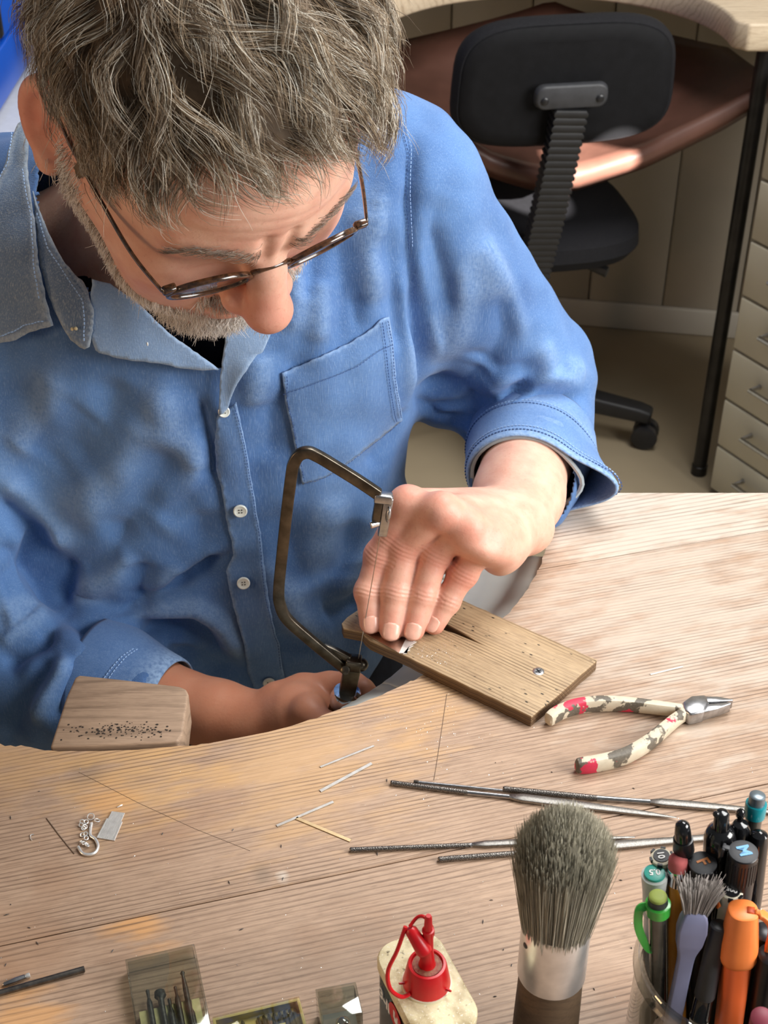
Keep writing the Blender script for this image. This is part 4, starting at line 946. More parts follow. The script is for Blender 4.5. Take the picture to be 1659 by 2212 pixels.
MB().add(*box(A + rx*.0035 - d*.0002, (.0036, .0042, .0006), (rx, ry, d))).build('slot', pm('slot_shadow_orange', srgb(190, 74, 26), .5), cp_, bevel=.0002, seg=1)
pen('marker', 1655, 2010, .985, (.024, -.012), [('cap', [(0, .0045), (.001, .0056), (None, .0054)], M_black)], 'plain black marker low at the right edge behind the highlighter', 'marker')
t, T, ax, md = pen('marker', 1668, 2060, .985, (.026, -.020), [('barrel', [(0, .0045), (.001, .0060), (None, .0058)], M_black)], 'black pen with white lettering at the right edge beside the highlighter', 'marker')
n_ = np.array([-.55, -.75, .35]); n_ -= ax*(n_ @ ax); n_ /= np.linalg.norm(n_); X = -ax; Y = np.cross(n_, X); o_ = T + ax*.008 + n_*.0059
link('lettering', text_mesh('STA', .0052, Matrix(((X[0], Y[0], n_[0], o_[0]), (X[1], Y[1], n_[1], o_[1]), (X[2], Y[2], n_[2], o_[2]), (0, 0, 0, 1))), .0002), M_letterw, md[0], smooth=False)
pen('crayon', 1646, 2196, .988, (.026, -.030), [('tip', [(0, .003), (.001, .0046), (.012, .005)], pm('maroon_wax', srgb(128, 50, 66), .5)), ('barrel', [(.0115, .005), (None, .005)], M_black)], 'maroon-ended stick low at the bottom right corner', 'crayon')
# ------------------------------------------------------------------ smooth solid modelling for the figure
class Solid:
    def __init__(s, lo, hi, h):
        s.lo = np.array(lo, float); s.h = h; s.n = np.ceil((np.array(hi)-s.lo)/h).astype(int)+1
        s.f = np.full(s.n, .05, np.float32)
        s.ax = [(s.lo[i] + h*np.arange(s.n[i])).astype(np.float32) for i in range(3)]
    def block(s, lo, hi, pad):
        a = np.maximum(np.floor((np.array(lo)-pad-s.lo)/s.h).astype(int), 0); b = np.minimum(np.ceil((np.array(hi)+pad-s.lo)/s.h).astype(int)+1, s.n)
        if np.any(b <= a): return None
        sl = tuple(slice(a[i], b[i]) for i in range(3))
        return sl, s.ax[0][sl[0]][:, None, None], s.ax[1][sl[1]][None, :, None], s.ax[2][sl[2]][None, None, :]
    def _put(s, sl, d, k, sub):
        a = s.f[sl]
        if sub: d = -d; h = np.clip(.5 - .5*(a-d)/k, 0, 1); s.f[sl] = a*(1-h) + d*h + k*h*(1-h)
        else: h = np.clip(.5 + .5*(d-a)/k, 0, 1); s.f[sl] = d*(1-h) + a*h - k*h*(1-h)
    def cone(s, a, b, ra, rb, k=.005, sub=False):
        a, b = np.array(a, float), np.array(b, float); R_ = max(ra, rb)
        q = s.block(np.minimum(a, b)-R_, np.maximum(a, b)+R_, k+.012)
        if q is None: return s
        sl, X, Y, Z = q; ab = b-a; L2 = float(ab @ ab)+1e-12
        t = np.clip(((X-a[0])*ab[0] + (Y-a[1])*ab[1] + (Z-a[2])*ab[2])/L2, 0, 1)
        d = np.sqrt((X-a[0]-t*ab[0])**2 + (Y-a[1]-t*ab[1])**2 + (Z-a[2]-t*ab[2])**2) - (ra + (rb-ra)*t)
        s._put(sl, d.astype(np.float32), k, sub); return s
    def chain(s, pts, rad, k=.005):
        for i in range(len(pts)-1): s.cone(pts[i], pts[i+1], rad[i], rad[i+1], k)
        return s
    def ell(s, c, r, k=.005, rot=None, sub=False):
        c = np.array(c, float); r = np.array(r, float); ext = (np.abs(np.asarray(rot).T) @ r) if rot is not None else r
        q = s.block(c-ext, c+ext, k+.012)
        if q is None: return s
        sl, X, Y, Z = q; x, y, z = X-c[0], Y-c[1], Z-c[2]
        if rot is not None: R_ = np.asarray(rot, float); x, y, z = [R_[i, 0]*x + R_[i, 1]*y + R_[i, 2]*z for i in range(3)]   # rows of rot: own axes
        k0 = np.sqrt((x/r[0])**2 + (y/r[1])**2 + (z/r[2])**2); k1 = np.sqrt((x/r[0]**2)**2 + (y/r[1]**2)**2 + (z/r[2]**2)**2)+1e-9
        s._put(sl, (k0*(k0-1)/k1).astype(np.float32), k, sub); return s
    def ball(s, c, r, k=.005, sub=False): return s.ell(c, (r, r, r), k, None, sub)
    def mesh(s):
        g = openvdb.FloatGrid(.05); g.copyFromArray(s.f, tolerance=0)
        P, Q = g.convertToQuads(0.0)
        return P.astype(np.float64)*s.h + s.lo, Q.astype(np.int64)[:, ::-1]
def vnormals(V, F):
    n = np.cross(V[F[:, 2]]-V[F[:, 0]], V[F[:, 3]]-V[F[:, 1]]); N_ = np.zeros_like(V)
    for i in range(4): np.add.at(N_, F[:, i], n)
    return N_/(np.linalg.norm(N_, axis=1, keepdims=True)+1e-12)
def outward(V, F, c=None):                                 # make the faces look outwards (signed volume)
    v = np.einsum('ij,ij->i', V[F[:, 0]]-V.mean(0), np.cross(V[F[:, 1]]-V.mean(0), V[F[:, 2]]-V.mean(0))).sum()
    return F if v > 0 else F[:, ::-1]
def smooth_v(V, F, it=2, lam=.5):
    E = np.concatenate([F[:, [0, 1]], F[:, [1, 2]], F[:, [2, 3]], F[:, [3, 0]]]); E = np.concatenate([E, E[:, ::-1]])
    deg = np.bincount(E[:, 0], minlength=len(V))[:, None]+1e-9
    for _ in range(it):
        S_ = np.zeros_like(V)
        for c in range(3): S_[:, c] = np.bincount(E[:, 0], V[E[:, 1], c], minlength=len(V))
        V = V + lam*(S_/deg - V)
    return V

# ------------------------------------------------------------------ the head, in its own frame (x to his left, y to the front, z up)
HM = np.array([[.8634, .4135, .289], [.4964, -.5941, -.6329], [.09, -.6899, .7183]])
U_, _, Vt_ = np.linalg.svd(HM); HM = U_ @ Vt_
HS = 1.04; HT = np.array([-.1150, .8320, 1.2750])
def hw(p): return (np.asarray(p, float)*HS) @ HM.T + HT     # head frame -> place
def wh(p): return ((np.asarray(p, float)-HT) @ HM)/HS
NB = wh((-.142, 1.025, 1.120))                              # neck root, in the head's frame
hs = Solid((-.120, -.19, -.165), (.108, .148, .15), .0016)
hs.ell((0, -.006, .043), (.077, .098, .090), .01)
hs.ell((0, .043, .043), (.063, .052, .052), .03)
hs.ell((0, .040, -.022), (.060, .056, .078), .03)
for s_ in (-1, 1):
    hs.cone((s_*.054, .002, -.050), (s_*.020, .074, -.094), .020, .018, .03)
    hs.cone((s_*.058, .015, -.005), (s_*.046, .066, -.014), .022, .021, .03)           # cheekbone
    hs.ell((s_*.040, .062, -.045), (.022, .026, .030), .025)                           # cheek
hs.ell((0, .082, -.096), (.022, .017, .019), .02)
hs.ell((0, .085, -.058), (.033, .019, .026), .02)                                       # muzzle
for s_ in (-1, 1):
    hs.ell((s_*.032, .108, .008), (.019, .020, .014), .014, sub=True)                   # eye sockets
    hs.cone((s_*.046, .074, .030), (s_*.012, .091, .027), .011, .0105, .014)            # brow ridge
    hs.ell((s_*.032, .0765, .010), (.0150, .0135, .0120), .006)                         # lids over the eye
    hs.cone((s_*.044, .0850, .0035), (s_*.018, .0895, .0030), .0022, .0022, .004)       # lower lid
hs.cone((0, .085, .025), (0, .1030, .002), .0088, .0108, .010)
hs.cone((0, .1030, .002), (0, .1195, -.0225), .0108, .0132, .006)
hs.ell((0, .1205, -.0255), (.0140, .0132, .0125), .006)
for s_ in (-1, 1):
    hs.ball((s_*.0130, .1060, -.0290), .0098, .006)
    hs.ell((s_*.0070, .1130, -.0385), (.0042, .0065, .0040), .003, sub=True)            # nostril
hs.ell((0, .1005, -.0530), (.0240, .0080, .0055), .006)
hs.ell((0, .0985, -.0650), (.0210, .0085, .0060), .006)
hs.ell((0, .1090, -.0590), (.0230, .0080, .0016), .003, sub=True)                       # parting of the lips
for k_ in range(3):                                         # forehead lines
    pass
for s_ in (-1, 1):                                          # frown lines and crow's feet
    hs.cone((s_*.0065, .1050, .022), (s_*.0085, .1010, .042), .0012, .0009, .008, sub=True)
    for q in range(3): hs.cone((s_*.056, .066-.001*q, .010-.006*q), (s_*.0655, .050, .014-.010*q), .0010, .0006, .003, sub=True)
    hs.cone((s_*.017, .105, -.034), (s_*.033, .086, -.060), .0013, .0010, .006, sub=True)
hs.cone((0, -.035, -.045), NB, .052, .062, .03)
hs.cone((0, .02, -.075), (NB[0], NB[1]+.04, NB[2]+.03), .030, .040, .04)
for s_ in (-1, 1):                                          # ears, standing well off
    ea = math.radians(56); ex = np.array([s_*math.cos(ea), -math.sin(ea), 0]); ey = np.array([0, -.34, .94]); ey = ey - ex*(ey @ ex); ey /= np.linalg.norm(ey); en = np.cross(ex, ey)
    oo = np.array([s_*.0700, -.002, -.008])
    E_ = lambda a_, b_, c_=0: oo + ex*a_ + ey*b_ + en*c_
    rim = spline([E_(.000, .020), E_(.010, .031), E_(.023, .034), E_(.033, .024), E_(.034, .008), E_(.027, -.010), E_(.018, -.022), E_(.010, -.030)], 4)
    for i in range(len(rim)-1): hs.cone(rim[i], rim[i+1], .0042, .0042, .003)
    hs.ell(E_(.016, .006), (.018, .028, .0032), .004, (ex, ey, en))
    hs.cone(E_(.012, .014, .002*s_), E_(.021, -.002, .002*s_), .0035, .0035, .004)
    hs.ball(E_(.011, -.026), .0085, .005)
    fwd_ = en if en[1] > 0 else -en
    hs.ell(E_(.011, -.002) + fwd_*.004, (.009, .012, .0045), .003, (ex, ey, en), sub=True)
    hs.ell(oo + np.array([s_*.004, .008, -.004]), (.005, .006, .008), .004)
HV, HF = hs.mesh(); HV = smooth_v(HV, HF, 1, .5); HN = vnormals(HV, HF)
fm_ = np.exp(-((HV[:, 2]-.060)/.020)**2)*(HV[:, 1] > .05)*np.exp(-(HV[:, 0]/.05)**2)   # lines across the forehead
HV = HV - (HN if ((HV*HN).sum() > 0) else -HN)*(fm_*.00035*(.5+.5*np.cos(2*math.pi*(HV[:, 2] + .0025*np.sin(HV[:, 0]*70))/.0085))**3)[:, None]
if ((HV-np.array([0, 0, 0]))*HN).sum() < 0: HN = -HN

# ------------------------------------------------------------------ the arms and hands
LF = {'index': ([(-.0097, .8004, .8975), (-.0115, .8148, .9152), (-.0026, .8312, .9363), (.017, .8404, .9769)], (.0086, .0102, .0114, .0116)),
      'middle': ([(.0053, .7925, .8975), (.009, .8097, .9185), (.0148, .8303, .9456), (.0415, .8270, .9800)], (.0088, .0103, .0117, .0116)),
      'ring': ([(.0216, .7925, .8975), (.0281, .8081, .9168), (.038, .8273, .9423), (.0600, .8240, .9680)], (.0085, .0100, .0113, .0112)),
      'pinky': ([(.0371, .7988, .8975), (.0466, .8091, .9106), (.0583, .8215, .9273), (.0770, .8270, .9560)], (.0080, .0093, .0105, .0108))}
LW = np.array([.1005, .895, .922]); LE = np.array([.140, 1.09, .905])
ls = Solid((-.035, .765, .86), (.165, 1.00, 1.01), .0009)
ls.chain([LW + (LE-LW)*.55, LW + (LE-LW)*.25, LW], [.040, .034, .0285], .012)
ls.ell(LW + (LE-LW)*.15, (.034, .03, .026), .015)
for nm, (P_, r_) in LF.items():
    P_ = [np.array(p) for p in P_]
    mc = P_[3]; cw_ = LW + np.array({'index': (-.016, -.004, .012), 'middle': (-.006, -.006, .010), 'ring': (.004, -.008, .006), 'pinky': (.013, -.010, -.002)}[nm])
    ls.cone(P_[3], cw_, r_[3]*1.0, .0175, .012)
mcs = [np.array(LF[k][0][3]) for k in ('index', 'middle', 'ring', 'pinky')]
pc = sum(mcs)/4; pal = (pc+LW)/2
hx = (mcs[3]-mcs[0]); hx /= np.linalg.norm(hx); hl_ = (LW-pc)/np.linalg.norm(LW-pc); hn = np.cross(hx, hl_); hn = hn if hn[2] > 0 else -hn; hl_ = np.cross(hn, hx)
ls.ell(pal - hn*.0115, (.037, .050, .016), .012, (hx, hl_, hn))
ls.ell(LW + (mcs[3]-LW)*.42 - hn*.016 + hx*.006, (.016, .034, .018), .012, (hx, hl_, hn))     # heel of the hand
for nm, (P_, r_) in LF.items():
    P_ = [np.array(p) for p in P_]
    ls.cone(P_[3], P_[2], r_[3]*.98, r_[2]*.98, .0028); ls.cone(P_[2], P_[1], r_[2]*.97, r_[1]*.98, .0035); ls.cone(P_[1], P_[0], r_[1]*.97, r_[0], .0035)
    ls.ball(P_[2], r_[2]*1.07, .004); ls.ball(P_[1], r_[1]*1.03, .003); ls.ball(P_[3], r_[3]*.98, .008)
for a_, b_ in (('index', 'middle'), ('middle', 'ring'), ('ring', 'pinky')):   # webs and the pads under the first joints
    A_, B_ = [np.array(p) for p in LF[a_][0]], [np.array(p) for p in LF[b_][0]]
    ls.cone(A_[3], B_[3], .0100, .0098, .008)
    pv = A_[3]-CAM; pv /= np.linalg.norm(pv)
    for t_ in (.0, .2, .4, .55): ls.cone(A_[3] + (A_[2]-A_[3])*t_ + pv*(.007 + .008*t_), B_[3] + (B_[2]-B_[3])*t_ + pv*(.007 + .008*t_), .0080, .0076, .003)
th = [LW + np.array([-.022, -.012, -.004]), np.array([.050, .846, .930]), np.array([.020, .838, .912]), np.array([.004, .826, .8985])]
ls.chain(th, [.016, .0135, .0115, .0085], .008)             # thumb tucked behind the fingers
LV, LFc = ls.mesh(); LFc = outward(LV, LFc); LV = smooth_v(LV, LFc, 2, .45); LN = vnormals(LV, LFc)
for nm, (P_, r_) in LF.items():                             # creases over the joints
    P_ = [np.array(p) for p in P_]
    for j, wd_ in ((1, .0042), (2, .0058)):
        d_ = P_[j-1]-P_[j+1]; d_ /= np.linalg.norm(d_); q = LV-P_[j]; t_ = q @ d_; near_ = np.linalg.norm(q, axis=1) < r_[j]*1.8
        dors = np.clip(LN @ ((CAM-P_[j])/np.linalg.norm(CAM-P_[j])), 0, 1)
        wob = .0006*np.sin((q @ np.cross(d_, (0, 0, 1)))*500)
        LV[near_] -= (LN*(.00042*np.exp(-(t_/wd_)**2)*(.5+.5*np.cos(2*math.pi*(t_+wob)/.0031))*dors)[:, None])[near_]
for a_, b_ in (('index', 'middle'), ('middle', 'ring'), ('ring', 'pinky')): pass

RW = ony(552, 1568, .815); RE = np.array([-.345, .925, .762]); G0 = fe + sdir*.012; G1 = fe + sdir*.075
rs = Solid((-.30, .745, .690), (.02, .90, .885), .0013)
rs.chain([RW + (RE-RW)*.75, RW + (RE-RW)*.4, RW + (RE-RW)*.12, RW], [.038, .033, .0265, .0245], .012)
rk = ony(640, 1544, .806)                                   # back of the fist
rs.cone(RW, rk, .024, .026, .014); rs.ell(rk + np.array([.006, 0, -.012]), (.030, .024, .034), .012)
T_ = [ony(612, 1524, .818), ony(655, 1500, .826), ony(712, 1486, .826), ony(758, 1484, .820), ony(783, 1490, .812)]
rs.chain(T_, [.021, .0160, .0122, .0118, .0098], .006)      # thumb along the far side
gd = sdir
for i in range(4):                                          # fingers closed round the handle
    c_ = fe + gd*(.017 + .0185*i); rr_ = .0225 - .001*i
    kx = ony(668, 1530, .790)[0]; k0 = np.array([kx, .792 + .001*i, c_[2]-.002])
    ring_ = [rk + np.array([.004, -.010, -.010*i + .002]), k0, c_ + np.array([-.016, -.0185, .0]), c_ + np.array([.004, -.0235, .0]), c_ + np.array([.021, -.012, .0]), c_ + np.array([.020, .010, .0])]
    rs.chain([np.array(p) for p in ring_], [.0120, .0112, .0098, .0094, .0086, .0076], .006)
    rs.ball(k0 + np.array([-.002, -.002, .002]), .0118, .008)
RV, RFc = rs.mesh(); RV = smooth_v(RV, RFc, 1, .4)
HF = outward(HV, HF); LFc = outward(LV, LFc); RFc = outward(RV, RFc)
HWV = hw(HV); HWF = HF[:, ::-1] if np.linalg.det(HM) < 0 else HF
ts = Solid((-.36, .90, .62), (.13, 1.2, 1.27), .007)         # trunk and upper arms, under the clothes
ts.ell((-.13, 1.05, 1.02), (.150, .100, .16), .03).ell((-.13, 1.05, .80), (.140, .100, .17), .05).cone((-.27, 1.055, 1.075), (.0, 1.055, 1.125), .045, .05, .04)
ts.cone((.0, 1.055, 1.12), (.125, 1.085, .935), .048, .042, .02).cone((-.27, 1.055, 1.07), (-.345, .945, .82), .030, .026, .02)
ts.cone((-.225, 1.035, 1.080), (-.145, .985, 1.165), .048, .060, .03); ts.cone((-.140, 1.05, 1.13), (-.140, .985, 1.185), .074, .064, .03).cone((.125, 1.085, .935), LW + (LE-LW)*.6, .040, .036, .02).cone((-.345, .945, .82), RE, .026, .028, .02).cone(RE, RW + (RE-RW)*.7, .028, .032, .02)
TV, TF = ts.mesh(); TF = outward(TV, TF)
BV = np.concatenate([HWV, LV, RV, TV]); o1 = len(HWV); o2 = o1+len(LV); o3 = o2+len(RV)
BF = np.concatenate([HWF, LFc+o1, RFc+o2, TF+o3])

def near(P, c, r): return np.exp(-((np.linalg.norm(P-np.asarray(c), axis=1)/r)**2))
blush = np.zeros(len(BV))
blush[:o1] = np.clip(near(HV, (0, .118, -.025), .022)*.6 + near(HV, (-.095, -.02, .0), .04)*.5 + near(HV, (.095, -.02, .0), .04)*.5 + near(HV, (0, .1, -.059), .013)*.7 + near(HV, (-.045, .07, -.02), .03)*.25 + near(HV, (.045, .07, -.02), .03)*.25, 0, 1)
for nm, (P_, r_) in LF.items():
    for j, a_ in ((0, .55), (1, .35), (2, .6), (3, .5)): blush[o1:o2] = np.maximum(blush[o1:o2], a_*near(LV, P_[j], r_[j]*1.6))
warm_light = np.zeros(len(BV)); warm_light[o2:o3] = .8  # warm light on the right forearm and hand, painted into the skin colour
m, nt, b = nodes('skin'); v = coords(nt)
a_ = nt.nodes.new('ShaderNodeVertexColor'); a_.layer_name = 'tone'; sp = nt.nodes.new('ShaderNodeSeparateColor'); L(nt, a_.outputs['Color'], sp.inputs[0])
c = mix(nt, ramp(nt, [(.35, (0,)*3), (.7, (1,)*3)], noise(nt, v, 55, 5)).outputs['Color'], srgb(226, 182, 160), srgb(212, 157, 136))
c = mix(nt, sp.outputs[0], c, srgb(205, 108, 92)); c = mix(nt, sp.outputs[1], c, srgb(186, 118, 84))
c = mix(nt, math_n(nt, 'MULTIPLY', ramp(nt, [(.6, (0,)*3), (.75, (1,)*3)], noise(nt, v, 420, 3)).outputs['Color'], .25), c, srgb(170, 100, 80))
L(nt, c, b.inputs['Base Color']); b.inputs['Roughness'].default_value = .46; b.inputs['Specular IOR Level'].default_value = .4
b.inputs['Subsurface Weight'].default_value = .18; b.inputs['Subsurface Radius'].default_value = (.8, .3, .18); b.inputs['Subsurface Scale'].default_value = .008
bump(nt, b, math_n(nt, 'ADD', noise(nt, v, 420, 4), math_n(nt, 'MULTIPLY', noise(nt, v, 140, 3), .8)), .22, .0007); M_skin_p = m
PER = empty('person', (-.13, 1.05, 0), 'grey-haired bearded person in a blue denim shirt, bent over the bench sawing', 'person')
bme = mesh('body', BV, BF)
ca = bme.color_attributes.new('tone', 'FLOAT_COLOR', 'POINT'); ca.data.foreach_set('color', np.stack([blush, warm_light, np.zeros(len(BV)), np.ones(len(BV))], 1).ravel().astype(np.float32))
body = link('body', bme, M_skin_p, PER)
# nails
M_nail = pm('nail', srgb(226, 172, 152), .3, var=.06, scale=300, coat=.2)
for nm, (P_, r_) in LF.items():
    P_ = [np.array(p) for p in P_]; d_ = P_[0]-P_[1]; d_ /= np.linalg.norm(d_); vw = CAM-P_[0]; vw -= d_*(vw @ d_); vw /= np.linalg.norm(vw)
    if nm == 'pinky': vw = vw + np.array([-.35, 0, 0]); vw -= d_*(vw @ d_); vw /= np.linalg.norm(vw)
    sd = np.cross(d_, vw); V = []; r0 = r_[0]
    for i in range(9):
        t_ = -1 + i/4; wv = .74*(1-abs(t_)**3.2*.98)**.5 if t_ > 0 else .74*(1-abs(t_)**5*.9)**.5
        for j in range(9):
            g = (j/8-.5)*2*wv; V.append(P_[0] + d_*(.0012 + .0058*t_)*(r0/.0078) + (vw*math.cos(g) + sd*math.sin(g))*(r0*(1.035 - .16*max(0, t_-.3)**1.5)))
    F = [(i*9+j, i*9+j+1, i*9+j+10, i*9+j+9) for i in range(8) for j in range(8)]
    no = link('fingernail', mesh('fingernail', V, F), M_nail, body); so = no.modifiers.new('t', 'SOLIDIFY'); so.thickness = .0005; so.offset = 1
# ------------------------------------------------------------------ denim
def denim(name, base, dark, fade, fade_amt=.3):
    m, nt, b = nodes(name); v = coords(nt)
    big = noise(nt, v, 9, 4)
    c = mix(nt, ramp(nt, [(.35, (0,)*3), (.7, (1,)*3)], big).outputs['Color'], base, dark)
    slub = noise(nt, coords(nt, (1500, 1500, 130)), 1.0, 2, .5); weft = noise(nt, coords(nt, (260, 260, 1700)), 1.0, 2, .5)
    c = mix(nt, math_n(nt, 'MULTIPLY', ramp(nt, [(.5, (0,)*3), (.75, (1,)*3)], slub).outputs['Color'], fade_amt), c, fade)
    c = mix(nt, math_n(nt, 'MULTIPLY', ramp(nt, [(.5, (0,)*3), (.8, (1,)*3)], weft).outputs['Color'], .35), c, dark)
    a_ = nt.nodes.new('ShaderNodeVertexColor'); a_.layer_name = 'wear'; sp = nt.nodes.new('ShaderNodeSeparateColor'); L(nt, a_.outputs['Color'], sp.inputs[0])
    c = mix(nt, math_n(nt, 'MULTIPLY', sp.outputs[0], ramp(nt, [(.3, (.3,)*3), (.6, (1,)*3)], noise(nt, v, 350, 3)).outputs['Color']), c, fade)
    L(nt, c, b.inputs['Base Color']); b.inputs['Roughness'].default_value = .85; b.inputs['Specular IOR Level'].default_value = .2
    b.inputs['Sheen Weight'].default_value = .15
    bump(nt, b, math_n(nt, 'ADD', math_n(nt, 'ADD', slub, weft), math_n(nt, 'MULTIPLY', noise(nt, v, 60, 4), 1.2)), .35, .0008); return m
D_b, D_d, D_f = srgb(92, 130, 182), srgb(64, 97, 148), srgb(150, 178, 212)
M_denim = denim('blue_denim', D_b, D_d, D_f)
M_denim_in = denim('washed_denim_underside', srgb(134, 162, 198), srgb(110, 140, 180), srgb(180, 200, 222))
M_denim_c = denim('grey_washed_denim', srgb(112, 136, 166), srgb(74, 96, 128), srgb(168, 180, 190), .7)
M_thread = pm('pale_blue_thread', srgb(150, 182, 224), .8, var=.1)
M_thread_d = pm('navy_thread', srgb(46, 76, 128), .8, var=.1)
M_navy = pm('navy_cotton', (.008, .010, .018), .9, var=.2, scale=300, spec=.1)

def inpoly(p, poly):
    c = False; n = len(poly)
    for i in range(n):
        a, b = poly[i], poly[i-1]
        if (a[1] > p[1]) != (b[1] > p[1]) and p[0] < (b[0]-a[0])*(p[1]-a[1])/(b[1]-a[1]) + a[0]: c = not c
    return c
us = Solid((-.32, .90, .90), (.06, 1.2, 1.26), .0035)
us.ell((-.13, 1.046, 1.02), (.160, .112, .165), .03).ell((-.13, 1.045, .86), (.150, .11, .15), .05).cone((-.24, 1.06, 1.06), (.01, 1.055, 1.120), .050, .056, .04).cone((-.128, 1.055, 1.12), (-.130, 1.040, 1.150), .066, .062, .03)
V, F = us.mesh(); F = outward(V, F)
uq = V[F].mean(1); q_ = uq-CAM; d_ = q_ @ FW; uu_, uv_ = 829.5 + FPX*(q_ @ RT)/d_, 1106 + FPX*(q_ @ DN)/d_
CREW = [(70, 300), (96, 440), (124, 520), (176, 588), (240, 640), (320, 668), (420, 640), (520, 560), (640, 470), (600, 200), (200, 150)]
cand = np.where((uq[:, 2] > 1.02) & (uu_ > 60) & (uu_ < 660) & (uv_ > 140) & (uv_ < 690))[0]
crew = np.zeros(len(F), bool); crew[cand] = [inpoly((uu_[i], uv_[i]), CREW) for i in cand]
und = link('undershirt', mesh('undershirt', V, F[~crew]), M_navy, PER); und['label'] = 'black crew-neck undershirt'

ss = Solid((-.47, .74, .60), (.24, 1.26, 1.28), .0034)
ss.ell((-.13, 1.045, 1.02), (.176, .126, .175), .03)
ss.ell((-.135, 1.035, .80), (.160, .122, .24), .05)
ss.ell((-.215, 1.03, .98), (.115, .105, .17), .05)
ss.ell((-.21, 1.02, .80), (.105, .100, .2), .05)
ss.cone((-.285, 1.05, 1.092), (.005, 1.05, 1.128), .068, .068, .05)
ss.cone((-.20, 1.06, 1.130), (-.06, 1.06, 1.16), .062, .062, .04)
ss.cone((.005, 1.05, 1.13), (.122, 1.085, .945), .066, .060, .022)
ss.ell((.070, 1.085, .935), (.050, .050, .042), .03)
ss.cone((.128, 1.088, .930), (.126, 1.02, .905), .058, .053, .018)
ss.cone((.126, 1.02, .905), (.118, .975, .905), .053, .046, .01)
ss.cone((-.290, 1.05, 1.09), (-.352, .945, .845), .072, .066, .03)
ss.cone((-.352, .945, .845), RE + np.array([.005, .005, .0]), .066, .064, .02)
ss.cone(RE + np.array([.005, .005, .0]), RE + (RW-RE)*.40, .062, .054, .02)
ss.cone(RE + (RW-RE)*.40, RE + (RW-RE)*.62, .054, .040, .02)
ss.ell(RE + np.array([.05, -.01, -.03]), (.075, .062, .062), .03)
SV, SF = ss.mesh(); SF = outward(SV, SF); SV = smooth_v(SV, SF, 2, .5)
base_bvh = BVHTree.FromPolygons(SV.tolist(), SF.tolist())
def hit(bvh, u, v):
    d = Vector(ray(u, v)).normalized(); p, n, i, t = bvh.ray_cast(Vector(CAM), d)
    return (None, None) if p is None else (np.array(p), np.array(n))
def poly_hits(bvh, px, step=7):
    out = []
    for (a, b) in zip(px[:-1], px[1:]):
        m = max(1, int(math.hypot(b[0]-a[0], b[1]-a[1])/step))
        for i in range(m):
            p, n = hit(bvh, a[0] + (b[0]-a[0])*i/m, a[1] + (b[1]-a[1])*i/m)
            if p is not None: out.append((p, n))
    p, n = hit(bvh, *px[-1])
    if p is not None: out.append((p, n))
    return out
